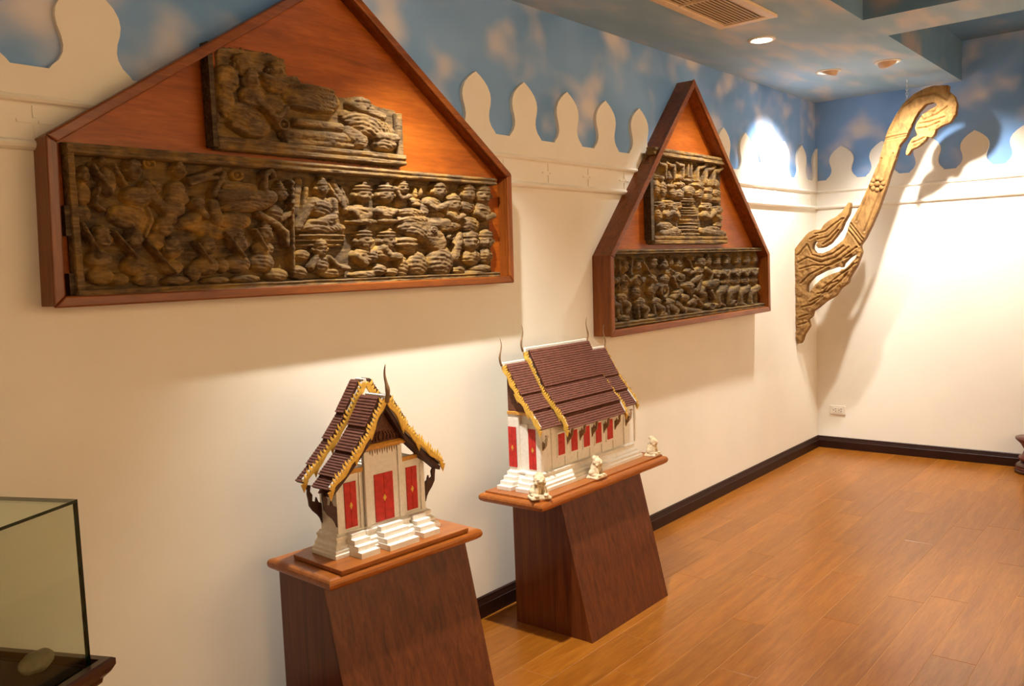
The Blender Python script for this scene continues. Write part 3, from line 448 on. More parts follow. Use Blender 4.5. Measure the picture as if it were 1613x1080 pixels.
def carve(figs, X0, Z0, ybase, res, m, parent, seed, lim, name='carved_figure'):
    for k, fg in enumerate(figs):
        bb = np.array([bbox(p) for p in fg]); u0, u1, v0, v1 = bb[:, 0].min(), bb[:, 1].max(), bb[:, 2].min(), bb[:, 3].max()
        u0 = max(u0, lim[0]); u1 = min(u1, lim[1]); v0 = max(v0, lim[2]); v1 = min(v1, lim[3])
        us = np.arange(u0, u1+res, res); vs = np.arange(v0, v1+res, res)
        if len(us) < 3 or len(vs) < 3: continue
        U, V = np.meshgrid(us, vs)
        H = np.maximum.reduce([prim(p, U, V) for p in fg])
        keep = H > 2.0
        gr = fbm(U/38+seed, V/5.0, 4)*6.0+fbm(U/12, V/12+seed, 4)*6.5+np.minimum(0, fbm(U/60+9, V/3.2+seed, 3)+.10)*-0-np.clip(fbm(U/70+9, V/4.0+seed, 3)-.12, 0, None)*22
        D = np.where(keep, np.clip(H*1.28+gr, 2.5, 50), -3.0)/1000
        gilt = np.where(keep, np.clip(1.35-H/26, .12, 1), .9)
        link(name, grid_mesh(name, X0+us/1000, Z0+vs/1000, D, keep, ybase, m, gilt), parent)
def rough_slab(name, X0, Z0, X1, Z1, ybase, yfront, res, m, parent, seed, poly=None, amp=1.0, prof=None):
    """weathered plank face with ragged edge; prof(v) adds moulding height in mm"""
    us = np.arange(0, (X1-X0)*1000+res*.5, res); vs = np.arange(0, (Z1-Z0)*1000+res*.5, res); U, V = np.meshgrid(us, vs)
    H = np.full(U.shape, (ybase-yfront)*1000.0)
    if prof is not None: H = H+prof(U, V)
    H = H+amp*(fbm(U/45+seed, V/4.5, 4)*5+fbm(U/15, V/15+seed, 3)*3-np.clip(fbm(U/90+5, V/3.5+seed, 3)-.1, 0, None)*20)
    keep = np.ones(U.shape, bool)
    if poly is not None: keep = inside(poly, U+fbm(U/9, V/9+seed)*9, V+fbm(U/9+50, V/9)*9)
    keep[0, :] = keep[-1, :] = False; keep[:, 0] = keep[:, -1] = False
    D = np.where(keep, H, 0)/1000
    link(name, grid_mesh(name, X0+us/1000, Z0+vs/1000, D, keep, ybase, m, np.where(keep, .45, .2)), parent)
def inside(poly, U, V):
    r = np.zeros(U.shape, bool); n = len(poly)
    for i in range(n):
        (x0, y0), (x1, y1) = poly[i], poly[(i+1) % n]
        c = ((y0 > V) != (y1 > V)) & (U < (x1-x0)*(V-y0)/((y1-y0) if y1 != y0 else 1e-9)+x0); r ^= c
    return r

# ------------------------------------------------------------------ gabled wall frames
def offset_poly(P, d):
    n = len(P); out = []
    for i in range(n):
        a, b, c = Vector(P[i-1]), Vector(P[i]), Vector(P[(i+1) % n])
        e1, e2 = (b-a).normalized(), (c-b).normalized(); n1, n2 = Vector((-e1.y, e1.x)), Vector((-e2.y, e2.x))
        bis = (n1+n2).normalized(); out.append(tuple(b+bis*(d/max(bis.dot(n1), .2))))
    return out
def gabled_frame(label, O, depth, th, names):
    cx = sum(p[0] for p in O)/5; z0 = min(p[1] for p in O)
    t = thing('gabled_frame', label, 'display frame', (cx, 0, z0))
    O = [(a-cx, b-z0) for a, b in O]; I = offset_poly(O, th); R = offset_poly(O, th*.45); Rr = offset_poly(O, -.004); n = 5
    for i in range(n):
        j = (i+1) % n
        vert = abs(O[j][0]-O[i][0]) < .05
        mw = 'frame_wood_v' if vert else 'frame_wood'
        obj('frame_board', MB().prism([O[i], O[j], I[j], I[i]], 'y', 0, -depth+.010), mw, t, bevel=.002)
        obj('front_bead', MB().prism([Rr[i], Rr[j], I[j], I[i]], 'y', -depth+.010, -depth-.002), mw, t, bevel=.005, seg=3)
    obj('back_panel', MB().prism(offset_poly(O, th*.8), 'y', -.027, -.034), 'panel_wood', t)
    return t
gabled_frame('large gabled wooden frame holding the wide crowd carving', [(-5.752, 1.444), (-3.850, 1.440), (-3.842, 1.897), (-4.742, 2.527), (-5.738, 1.887)], .088, .026, None)
gabled_frame('small steep gabled wooden frame nearer the corner', [(-3.120, 1.140), (-1.160, 1.148), (-1.165, 1.528), (-2.190, 2.520), (-3.112, 1.542)], .110, .030, None)

def rails(parent, X0, X1, zt, zb, hgt_t, hgt_b, yb, yf, m, res, seed):
    rough_slab('top_rail', X0, zt-hgt_t, X1, zt, yb, yf, res, m, parent, seed, prof=lambda U, V: np.where(np.abs(V-hgt_t*480) < 4, -7, 0)+np.where(V > hgt_t*760, -5, 0))
    rough_slab('bottom_rail', X0, zb, X1, zb+hgt_b, yb, yf, res, m, parent, seed+3, prof=lambda U, V: np.where(np.abs(V-hgt_b*600) < 3, -4, 0))
YB = -.040
def panel(label, X0, X1, Z0, Z1, m, parent_name='relief_carving'):
    return thing(parent_name, label, 'wood carving', (0, 0, 0))
a = panel('wide dark relief carving of crowded figures in the large frame', -5.685, -3.935, 1.462, 1.875, 'carved_wood')
rough_slab('backing_plank', -5.685, 1.466, -3.938, 1.872, -.034, YB, 4, 'carved_dark', a, 2)
box('plank_core', -5.682, -3.941, -.0375, -.034, 1.467, 1.870, 'carved_dark', a)
box('end_block', -5.70, -5.672, -.066, -.036, 1.63, 1.71, 'carved_dark', a); box('end_block', -5.70, -5.672, -.062, -.036, 1.472, 1.53, 'carved_dark', a)
rails(a, -5.690, -3.928, 1.880, 1.462, .034, .024, -.046, -.084, 'carved_wood', 3, 1)
rough_slab('end_stile', -5.688, 1.468, -5.664, 1.872, -.046, -.074, 3, 'carved_wood', a, 8)
carve(FIG_A, -5.685, 1.462, YB, 3.0, 'carved_wood', a, 4, (14, 1742, 16, 396))
b = panel('broken stepped relief carving of a reclining figure in the large frame', 0, 0, 0, 0, 'carved_wood')
rough_slab('backing_plank', -5.25, 1.888, -4.44, 2.235, -.034, -.044, 3, 'carved_wood', b, 6, poly=[(x+10, y+7) for x, y in OUT_B])
rough_slab('bottom_rail', -5.238, 1.893, -4.448, 1.935, -.050, -.086, 3, 'carved_wood', b, 14, prof=lambda U, V: np.where(np.abs(V-20) < 4, -6, 0))
rough_slab('side_stile', -4.476, 1.93, -4.450, 2.09, -.050, -.072, 3, 'carved_wood', b, 17)
box('end_edge', -5.252, -5.236, -.082, -.040, 1.90, 2.21, 'carved_dark', b)
carve(FIG_B, -5.24, 1.895, -.044, 2.6, 'carved_wood', b, 11, (8, 786, 36, 330))
c = panel('square relief carving of a stupa among worshippers in the small frame', 0, 0, 0, 0, 'carved_wood')
rough_slab('backing_plank', -2.64, 1.60, -1.738, 2.085, -.034, -.041, 4, 'carved_dark', c, 21)
box('end_edge', -2.655, -2.625, -.080, -.036, 1.62, 2.03, 'carved_dark', c)
rough_slab('top_rail', -2.62, 2.072, -1.725, 2.118, -.040, -.090, 3.5, 'carved_wood', c, 23, prof=lambda U, V: np.where(np.abs(V-22) < 4, -6, 0))
rough_slab('bottom_rail', -2.63, 1.596, -1.738, 1.645, -.040, -.084, 3.5, 'carved_wood', c, 25, prof=lambda U, V: np.where(np.abs(V-25) < 4, -8, 0))
carve(FIG_C, -2.63, 1.598, -.041, 3.4, 'carved_wood', c, 27, (6, 888, 42, 480))
d = panel('long relief carving of marching soldiers in the small frame', 0, 0, 0, 0, 'carved_dark')
rough_slab('backing_plank', -3.078, 1.172, -1.195, 1.55, -.034, -.039, 4.5, 'carved_dark', d, 31)
rough_slab('top_rail', -3.085, 1.545, -1.215, 1.574, -.040, -.088, 4, 'carved_dark', d, 33, prof=lambda U, V: np.where(np.abs(V-12) < 4, -8, 0))
rough_slab('bottom_rail', -3.075, 1.172, -1.188, 1.205, -.040, -.084, 4, 'carved_dark', d, 35, prof=lambda U, V: np.where(np.abs(V-16) < 4, -6, 0))
carve(FIG_D, -3.085, 1.155, -.039, 3.6, 'carved_dark', d, 37, (10, 1885, 44, 392))

# ------------------------------------------------------------------ hook-shaped roof finial (chofa) hanging by the corner
def chofa():
    t = thing('roof_finial', 'large hook-shaped carved wooden roof finial hanging in the corner', 'wood carving', (-.40, 0, 0))
    res = 4.0; P = np.array(CHOFA); u0, u1, v0, v1 = P[:, 0].min()-8, P[:, 0].max()+8, P[:, 1].min()-8, P[:, 1].max()+8
    us = np.arange(u0, u1, res); vs = np.arange(v0, v1, res); U, V = np.meshgrid(us, vs)
    rag = np.where(U > -60, 1, 0)*np.where(V < 1420, 1, 0)
    keep = inside(CHOFA, U+fbm(U/7, V/7)*14*rag, V) & ~inside(CHOFA_H1, U, V) & ~inside(CHOFA_H2, U, V)
    dist = np.zeros(U.shape); cur = keep.copy()
    for k in range(7):
        dist += cur; e = cur.copy(); e[1:-1, 1:-1] = cur[1:-1, 1:-1] & cur[:-2, 1:-1] & cur[2:, 1:-1] & cur[1:-1, :-2] & cur[1:-1, 2:]; cur = e
    H = 34+10*np.sqrt(np.clip(dist/7, 0, 1))
    for g in CHOFA_G:
        q = np.full(U.shape, 1e9)
        for (a0, b0), (a1, b1) in zip(g, g[1:]):
            L2 = (a1-a0)**2+(b1-b0)**2+1e-6; tt = np.clip(((U-a0)*(a1-a0)+(V-b0)*(b1-b0))/L2, 0, 1)
            q = np.minimum(q, np.hypot(U-a0-tt*(a1-a0), V-b0-tt*(b1-b0)))
        H = H-10*np.exp(-(q/5.5)**2)+3*np.exp(-((q-11)/6)**2)
    orn = ((V < 1560) | (V > 2200) & (U < -800))
    H = H+np.where(orn, fbm(U/28, V/28, 3)*16, 0)+fbm(U/12, V/50, 4)*6+fbm(U/6, V/20, 3)*3
    fu, fv = CHOFA_F[0]; rr = np.hypot(U-fu, V-fv); an = np.arctan2(V-fv, U-fu)
    idx = -np.ones(keep.shape, int); cell = keep[:-1, :-1] & keep[1:, :-1] & keep[:-1, 1:] & keep[1:, 1:]
    used = np.zeros_like(keep); used[:-1, :-1] |= cell; used[1:, :-1] |= cell; used[:-1, 1:] |= cell; used[1:, 1:] |= cell
    n = used.sum(); idx[used] = np.arange(n); r, c_ = np.nonzero(cell)
    f = np.stack([idx[r, c_], idx[r, c_+1], idx[r+1, c_+1], idx[r+1, c_]], 1)
    E = np.concatenate([f[:, [0, 1]], f[:, [1, 2]], f[:, [2, 3]], f[:, [3, 0]]]); key = {}
    for a_, b_ in E.tolist():
        if (b_, a_) in key: del key[(b_, a_)]
        else: key[(a_, b_)] = 1
    be = np.array(list(key)); Y = U[used].copy(); Z = V[used].copy(); HH = H[used]
    for it in range(6):      # smooth the cut outline
        sy = np.zeros(n); sz = np.zeros(n); ct = np.zeros(n)
        for q in (0, 1): np.add.at(sy, be[:, q], Y[be[:, 1-q]]); np.add.at(sz, be[:, q], Z[be[:, 1-q]]); np.add.at(ct, be[:, q], 1)
        bmask = ct > 0; Y[bmask] = .5*Y[bmask]+.5*sy[bmask]/ct[bmask]; Z[bmask] = .5*Z[bmask]+.5*sz[bmask]/ct[bmask]
    front = np.stack([-HH/1000, Y/1000, Z/1000], 1); back = np.stack([np.full(n, .022), Y/1000, Z/1000], 1)
    faces = f.tolist()+[[q+n for q in reversed(x)] for x in f.tolist()]+[[b_, a_, a_+n, b_+n] for a_, b_ in be.tolist()]
    me = bpy.data.meshes.new('carved_body'); me.from_pydata(np.concatenate([front, back]).tolist(), [], faces); me.materials.append(M['chofa_wood'])
    at = me.attributes.new('gilt', 'FLOAT', 'POINT'); at.data.foreach_set('value', np.full(2*n, .5, np.float32))
    bm = bmesh.new(); bm.from_mesh(me); bmesh.ops.recalc_face_normals(bm, faces=bm.faces); bm.to_mesh(me); bm.free()
    o = link('carved_body', me, t); me.shade_smooth(); m = o.modifiers.new('edge', 'EDGE_SPLIT'); m.split_angle = math.radians(50)
    fl = MB(); T = Matrix.Translation((-.042, fu/1000, fv/1000))
    fl.ellipsoid((0, 0, 0), (.022, .020, .020), 12, T)
    for k in range(8):
        a_ = 2*math.pi*k/8; fl.ellipsoid((0, .038*math.cos(a_), .038*math.sin(a_)), (.016, .018, .018), 10, T)
    fo = obj('carved_rosette', fl, 'chofa_wood', t, smooth=True)
    return t
chofa()
ch = thing('hanging_chain', 'short silver chain from the ceiling holding up the roof finial', 'chain', (-.41, -.772, 0))
def link_ring(z, ang):
    mb = MB(); n = 14; R, r_ = .0085, .002; pts = [(R*math.cos(2*math.pi*i/n), R*1.45*math.sin(2*math.pi*i/n)) for i in range(n)]
    vs = []; fs = []
    for i, (px, pz) in enumerate(pts):
        nx_, nz_ = px/R, pz/(R*1.45)
        for k in range(6):
            a_ = 2*math.pi*k/6; vs.append((px+nx_*r_*math.cos(a_), r_*math.sin(a_), pz+nz_*r_*math.cos(a_)))
    for i in range(n):
        for k in range(6): fs.append((i*6+k, ((i+1) % n)*6+k, ((i+1) % n)*6+(k+1) % 6, i*6+(k+1) % 6))
    mb.add(vs, fs); return mb.mesh('chain_link', 'steel')
lm = link_ring(0, 0)
for k in range(9): link('chain_link', lm, ch, (0, 0, 2.658-.0185*k), math.radians(90*(k % 2)+20))

# ------------------------------------------------------------------ pedestals
def pedestal(label, loc, rotz, hw, yr, yf_bot, slope, ztop, tx, ty0, ty1, raised):
    t = thing('slanted_pedestal', label, 'pedestal', loc, rotz); th = .018; zc = ztop-.045
    yf = lambda z: yf_bot+slope*z
    for s in (-1, 1):
        x0, x1 = (-hw, -hw+th) if s < 0 else (hw-th, hw)
        obj('side_panel', MB().prism([(yr, .0), (yf(0)+.016, 0), (yf(zc)+.016, zc), (yr, zc)], 'x', x0, x1), 'pedestal_wood', t, bevel=.001)
    obj('front_panel', MB().prism([(yf(0), 0), (yf(0)+.017, 0), (yf(zc)+.017, zc), (yf(zc), zc)], 'x', -hw-.003, hw+.003), 'pedestal_wood', t, bevel=.0012)
    box('back_panel', -hw+th, hw-th, yr-th, yr, 0, zc, 'pedestal_wood', t)
    r = [(-tx+.014, tx-.014, ty0+.014, ty1-.014, zc)]
    for k in range(7):
        a = math.radians(-80+160*k/6); o = .014*(1-math.cos(a)); r.append((-tx+o, tx-o, ty0+o, ty1-o, zc+.019+.017*math.sin(a)))
    r.append((-tx+.018, tx-.018, ty0+.018, ty1-.018, zc+.037))
    obj('table_top', MB().stack(r), 'pedestal_top', t)
    if raised: obj('raised_board', MB().stack([(-tx+.020, tx-.020, ty0+.020, ty1-.020, zc+.037), (-tx+.020, tx-.020, ty0+.020, ty1-.020, ztop-.002), (-tx+.023, tx-.023, ty0+.023, ty1-.023, ztop)]), 'pedestal_top', t)
    return t
R1 = math.radians(-3.5)
pedestal('wooden pedestal with slanted front under the temple model with three doors', (-4.878, -.305, 0), R1, .290, .145, -.240, .24, .618, .318, -.170, .168, False)
pedestal('wooden pedestal with slanted front under the long temple model', (-3.700, -.30, 0), 0, .302, .140, -.248, .24, .605, .487, -.162, .165, True)

# ------------------------------------------------------------------ temple models
def lerp_profile(pr, t):
    L = [0]
    for a, b in zip(pr, pr[1:]): L.append(L[-1]+math.dist(a, b))
    d = t*L[-1]
    for i in range(len(pr)-1):
        if d <= L[i+1]+1e-9: k = (d-L[i])/(L[i+1]-L[i]); return tuple(pr[i][j]+(pr[i+1][j]-pr[i][j])*k for j in (0, 1))
def roof_slope(parent, pr, breaks, a0, a1, axis, sgn, step=.014, tile=(.0078, .0105)):
    """pr: (out,z) from ridge to eave. axis 'y': ridge runs along y (out = +-x); axis 'x': ridge runs along x (out = -y)."""
    def W(out, z, al): return (sgn*out, al, z) if axis == 'y' else (al, -out, z)
    ts = [0]+breaks+[1]
    for k in range(len(ts)-1):
        lift = step*(len(ts)-2-k)*.55
        p, q = lerp_profile(pr, ts[k]), lerp_profile(pr, min(1, ts[k+1]+.015))
        d = Vector((q[0]-p[0], q[1]-p[1])); L = d.length; d /= L; nrm = Vector((-d.y, d.x)); nrm = nrm if nrm.y > 0 else -nrm
        pt = lambda s, h: (p[0]+d.x*s+nrm.x*(h+lift), p[1]+d.y*s+nrm.y*(h+lift))
        poly = [pt(0, -.004), pt(L, -.004), pt(L, .004), pt(0, .004)]
        mb = MB(); vs = [W(x, z, a0) for x, z in poly]+[W(x, z, a1) for x, z in poly]
        mb.add(vs, [(0, 1, 2, 3), (7, 6, 5, 4)]+[(i, (i+1) % 4, 4+(i+1) % 4, 4+i) for i in range(4)])
        tier = obj('roof_tier', mb, 'dark_brown', parent)
        nc = max(2, round((a1-a0)/tile[0])); nr = max(2, round(L/tile[1])); tm = MB(); g = .0007
        for j in range(nr):
            s0, s1 = L*j/nr, L*(j+1)/nr+.001
            for i in range(nc):
                b0, b1 = a0+(a1-a0)*i/nc+g, a0+(a1-a0)*(i+1)/nc-g; bm_ = (b0+b1)/2
                h0, h1 = .0042, .0072
                u = [W(*pt(s0, h0), b0), W(*pt(s0, h0+.001), bm_), W(*pt(s0, h0), b1), W(*pt(s1, h1), b0), W(*pt(s1, h1+.0015), bm_), W(*pt(s1, h1), b1), W(*pt(s1, .003), b0), W(*pt(s1, .003), b1)]
                tm.add(u, [(0, 1, 4, 3), (1, 2, 5, 4), (3, 4, 5, 7, 6), (0, 3, 6), (2, 7, 5)])
        ro = obj('roof_tiles', tm, 'tile_brown', tier); ro['kind'] = 'stuff'
def bargeboard(parent, pr, breaks, at, thick, axis, sgn, spike=.022, w=.014, mats=('plaster', 'gold'), npt=26, out_dir=-1):
    """gilt serpent board along a gable edge with a row of flame spikes"""
    def W(out, z, al): return (sgn*out, al, z) if axis == 'y' else (al, -out, z)
    pts = [lerp_profile(pr, k/npt) for k in range(npt+1)]
    up = []; lo = []
    for k, (o_, z) in enumerate(pts):
        a, b = pts[max(0, k-1)], pts[min(npt, k+1)]; d = Vector((b[0]-a[0], b[1]-a[1])).normalized(); n = Vector((-d.y, d.x)); n = n if n.y > 0 else -n
        wave = .0035*math.sin(k*2*math.pi/6.5)
        up.append((o_+n.x*(.012), z+n.y*(.012))); lo.append((o_-n.x*(w-.012+wave), z-n.y*(w-.012+wave)))
    mb = MB(); n = len(up); y0, y1 = at, at+thick
    vs = [W(*p, y0) for p in up]+[W(*p, y0) for p in lo]+[W(*p, y1) for p in up]+[W(*p, y1) for p in lo]; fs = []
    for k in range(n-1): fs += [(k, k+1, n+k+1, n+k), (2*n+k, 3*n+k, 3*n+k+1, 2*n+k+1), (k, 2*n+k, 2*n+k+1, k+1), (n+k, n+k+1, 3*n+k+1, 3*n+k)]
    fs += [(0, n, 3*n, 2*n), (n-1, 3*n-1, 4*n-1, 2*n-1)]
    mb.add(vs, fs)
    brd = obj('bargeboard', mb, 'gold', parent)
    # white roof edge behind the board
    e = MB(); off = .0; vs = []
    for p in pts: vs += [W(p[0]+.004, p[1]+.013, y1), W(p[0]+.004, p[1]+.013, y1-out_dir*.009), W(p[0], p[1], y1-out_dir*.009), W(p[0], p[1], y1)]
    fs = []
    for k in range(n-1):
        for i in range(4): fs.append((4*k+i, 4*k+(i+1) % 4, 4*k+4+(i+1) % 4, 4*k+4+i))
    e.add(vs, fs); obj('roof_edge', e, 'plaster', parent)
    sp = MB(); ym = (y0+y1)/2
    for k in range(1, npt):
        o_, z = up[k]; a, b = up[k-1], up[min(npt, k+1)]; d = Vector((b[0]-a[0], b[1]-a[1])).normalized(); nn = Vector((-d.y, d.x)); nn = nn if nn.y > 0 else -nn
        hgt = spike*(.75+.25*math.sin(k*1.7))
        tip = (o_+nn.x*hgt*.6, z+nn.y*hgt*.6+hgt*.5); b0 = (o_-d.x*.004, z-d.y*.004); b1 = (o_+d.x*.004, z+d.y*.004); mid = (o_+nn.x*hgt*.5+d.x*.002, z+nn.y*hgt*.5+d.y*.002)
        t2 = thick*.5
        sp.add([W(*b0, ym-t2), W(*b1, ym-t2), W(*mid, ym-t2*.6), W(*tip, ym), W(*b0, ym+t2), W(*b1, ym+t2), W(*mid, ym+t2*.6)], [(0, 1, 2), (0, 2, 3), (4, 6, 5), (4, 3, 6), (1, 5, 6, 2), (2, 6, 3), (0, 3, 4)])
    # hanging curls at each break
    for t_ in breaks+[1.0]:
        o_, z = lerp_profile(pr, t_)
        sp.add([W(o_-.012, z+.008, ym-thick*.5), W(o_+.014, z-.002, ym-thick*.5), W(o_+.005, z-.030, ym), W(o_-.012, z+.008, ym+thick*.5), W(o_+.014, z-.002, ym+thick*.5)], [(0, 1, 2), (3, 2, 4), (0, 2, 3), (1, 4, 2), (0, 3, 4, 1)])
    sp_o = obj('flame_crest', sp, 'gold', brd)
    return brd
def finial(parent, base, height, lean, m='finial_brown', thick=1.0):
    """thin wavy horn; lean = horizontal direction of its forward curve"""
    pts = []; rad = []; n = 14
    for k in range(n):
        t = k/(n-1); s = .16*math.sin(t*math.pi*1.9)*(1-.3*t)*height+.10*height*t
        pts.append((base[0]+lean[0]*s, base[1]+lean[1]*s, base[2]+height*t)); rad.append(thick*(.0062*(1-t)**.8+.0012)*(1+.35*math.exp(-((t-.35)/.08)**2)))
    return obj('ridge_finial', MB().tube(pts, rad, 8, .7), m, parent, smooth=True)
def door(parent, face, u0, u1, z0, z1, at, depth=.003):
    """red leaf panel with gilt diamond. face 'y': lies in an xz plane at y=at facing -y; face 'x': yz plane at x=at facing -x"""
    def B(mb, a, b, c, d, h0, h1):
        if face == 'y': mb.box(a, b, at-h1, at-h0, c, d)
        else: mb.box(at-h1, at-h0, a, b, c, d)
        return mb
    mb = MB(); w = (u1-u0); g = w*.03
    B(mb, u0, (u0+u1)/2-g*.5, z0, z1, 0, depth); B(mb, (u0+u1)/2+g*.5, u1, z0, z1, 0, depth); B(mb, u0, u1, z0, z1, -.002, depth*.5)
    d = obj('door', mb, 'red_door', parent)
    mb = MB(); c = (u0+u1)/2; zc = z0+(z1-z0)*.48; rw, rh = min(.007, w*.14), .012; h = depth+.0015
    q = [(c-rw, zc), (c, zc-rh), (c+rw, zc), (c, zc+rh)]
    if face == 'y': mb.prism(q, 'y', at-h, at-depth*.9)
    else: mb.prism(q, 'x', at-h, at-depth*.9)
    obj('gilt_diamond', mb, 'gold', d); return d
def bracket_mesh(m, sc=1.0):
    """flat naga-shaped eave bracket: top at origin, leaning in to the wall (+x) as it goes down"""
    o = [(0, 0), (.016, -.004), (.012, -.022), (.020, -.034), (.018, -.052), (.030, -.058), (.034, -.044), (.040, -.060), (.050, -.066), (.050, -.128), (.044, -.112), (.036, -.100), (.020, -.084), (.008, -.066), (.006, -.046), (.003, -.030), (.004, -.014), (-.008, -.012)]
    return MB().prism([(a*sc, b*sc) for a, b in o], 'y', -.0035, .0035).mesh('eave_bracket', m)
def steps(parent, cx, w, n, run, rise, y0, axis, ztop):
    mb = MB()
    for k in range(n):
        z1 = ztop-rise*k; d = run*(k+1); ww = w/2*(1+.10*k)
        if axis == 'y': mb.box(cx-ww, cx+ww, y0-d, y0, 0, z1-.0015)
        else: mb.box(y0-d, y0, cx-ww, cx+ww, 0, z1-.0015)
    return obj('stairs', mb, 'plaster', parent, bevel=.0012)
def base_rings(x0, x1, y0, y1, offs):
    r = []
    for o, z in offs: r.append((x0-o, x1+o, y0-o, y1, z))
    return r

# --- temple model with three doors
t1 = thing('temple_model', 'small temple model with three red doors facing the room', 'temple model', (-4.884, -.340, .611), R1)
box('base_board', -.265, .262, -.128, .125, 0, .014, 'pedestal_top', t1, bevel=.002)
Z = .014
moul = [(.034, 0), (.034, .012), (.030, .014), (.030, .022), (.022, .026), (.022, .034), (.012, .042), (.010, .050), (.014, .053), (.014, .060), (.006, .062), (.002, .068)]
mb = MB().stack([(-.184-o, .184+o, -.002-o, .092, Z+z) for o, z in moul]); mb.stack([(-.078-o, .078+o, -.016-o, .02, Z+z*1.0) for o, z in moul])
obj('moulded_base', mb, 'plaster', t1, bevel=.0008)
zb = Z+.066
mb = MB(); mb.prism([(-.180, zb), (.180, zb), (.180, .232+Z), (.13, .262+Z), (-.13, .262+Z), (-.180, .232+Z)], 'y', 0, .088)
obj('wall', mb, 'plaster', t1)
box('centre_bay', -.074, .074, -.013, .002, zb, .312+Z, 'plaster', t1, bevel=.001)
for sx in (-1, 1):
    box('pilaster', min(sx*.060, sx*.078), max(sx*.060, sx*.078), -.018, -.010, zb, .308+Z, 'plaster', t1, bevel=.0012)
    box('pilaster', min(sx*.164, sx*.182), max(sx*.164, sx*.182), -.005, .003, zb, .228+Z, 'plaster', t1, bevel=.0012)
    box('pilaster', min(sx*.080, sx*.092), max(sx*.080, sx*.092), -.005, .003, zb, .262+Z, 'plaster', t1, bevel=.0012)
    obj('side_lintel', MB().box(min(sx*.078, sx*.150), max(sx*.078, sx*.150), -.010, .002, .248+Z, .262+Z), 'gold_band', t1, bevel=.001)
    door(t1, 'y', *(sorted((sx*.104, sx*.150))), .076+Z, .222+Z, 0)
door(t1, 'y', -.040, .036, .072+Z, .228+Z, -.013)
obj('lintel', MB().stack([(-.088, .088, -.022, .0, .312+Z), (-.092, .092, -.026, .0, .318+Z), (-.092, .092, -.026, 0, .324+Z), (-.086, .086, -.020, 0, .330+Z)]), 'gold_band', t1)
fr = MB()
for k in range(15):
    x = -.07+.01*k; fr.add([(x-.004, -.0145, .311+Z), (x+.004, -.0145, .311+Z), (x, -.0145, .296+Z-.006*(k % 2)), (x-.004, -.0125, .311+Z), (x+.004, -.0125, .311+Z), (x, -.0125, .296+Z-.006*(k % 2))], [(0, 1, 2), (3, 5, 4), (0, 2, 5, 3), (1, 4, 5, 2)])
obj('leaf_fringe', fr, 'bracket_tan', t1)
prP = [(0, .468), (.079, .351), (.154, .280), (.226, .219)]; prP = [(a, b_+Z) for a, b_ in prP]
prM = [(0, .515), (.090, .385), (.170, .305), (.252, .235)]; prM = [(a, b_+Z) for a, b_ in prM]
obj('pediment', MB().prism([(-.095, .330+Z), (.095, .330+Z), (.055, .375+Z), (0, .452+Z), (-.055, .375+Z)], 'y', -.012, .004), 'pediment', t1)
mb = MB()
for sx in (-1, 1):
    for k in range(5):
        mb.tube([(sx*(.008+.014*k), -.014, .336+Z), (sx*(.012+.013*k), -.016, .352+Z-.002*k), (sx*(.004+.012*k), -.014, .366+Z-.003*k)], [.005, .0045, .002], 6)
obj('carved_scrolls', mb, 'pediment', t1, smooth=True)
for sg in (-1, 1):
    roof_slope(t1, prP, [.30, .58, .86], -.040, .056, 'y', sg)
    roof_slope(t1, prM, [.30, .56, .82], .060, .105, 'y', sg)
    bargeboard(t1, prP, [.32, .60], -.050, .007, 'y', sg)
    bargeboard(t1, prM, [.32, .60, .84], .052, .007, 'y', sg)
    obj('soffit_board', MB().prism([(sg*a, b_-.010) for a, b_ in prP]+[(sg*(a-.004), b_-.022) for a, b_ in reversed(prP)], 'y', -.040, .0), 'dark_brown', t1)
box('ridge_cap', -.006, .006, -.042, .054, .472+Z, .486+Z, 'plaster', t1, bevel=.002); box('ridge_cap', -.006, .006, .058, .106, .520+Z, .532+Z, 'plaster', t1, bevel=.002)
finial(t1, (0, -.048, .462+Z), .122, (.15, -.25), thick=1.25)
bm1 = bracket_mesh('dark_brown', 1.05)
for y in (-.002, .078):
    link('eave_bracket', bm1, t1, (-.236, y, .224+Z)); link('eave_bracket', bm1, t1, (.236, y, .224+Z), math.pi)
steps(t1, -.127, .056, 4, .020, .0155, -.014, 'y', .066+Z); steps(t1, .127, .056, 4, .020, .0155, -.014, 'y', .066+Z); steps(t1, 0, .094, 4, .020, .0155, -.026, 'y', .066+Z)

# --- long temple model, sawn along its ridge
t2 = thing('temple_model', 'long temple model with a tiered brown roof and a row of red windows', 'temple model', (-3.700, -.190, .605))
mou2 = [(.042, 0), (.042, .014), (.036, .017), (.036, .027), (.026, .032), (.024, .040), (.014, .050), (.012, .057), (.016, .060), (.016, .066), (.004, .070)]
obj('moulded_base', MB().stack([(-.340-o, .340+o, -.157-o, -.002, z) for o, z in mou2]), 'plaster', t2, bevel=.0008)
mb = MB().box(-.340, .340, -.157, -.004, .068, .262); mb.prism([(-.157, .262), (-.004, .262), (-.004, .470)], 'x', -.335, .335)
obj('wall', mb, 'plaster', t2)
box('centre_bay', -.352, -.338, -.058, -.004, .068, .300, 'plaster', t2, bevel=.001)
box('corner_pilaster', -.346, -.322, -.163, -.140, .068, .258, 'plaster', t2, bevel=.0015)
box('side_pilaster', -.344, -.338, -.100, -.086, .068, .262, 'plaster', t2, bevel=.001)
door(t2, 'x', -.046, -.005, .082, .248, -.352); door(t2, 'x', -.142, -.099, .078, .244, -.340)
box('gable_beam', -.356, -.330, -.120, -.004, .300, .312, 'gold_band', t2, bevel=.001)
obj('pediment', MB().prism([(-.120, .312), (-.004, .312), (-.004, .470)], 'x', -.348, -.334), 'pediment', t2)
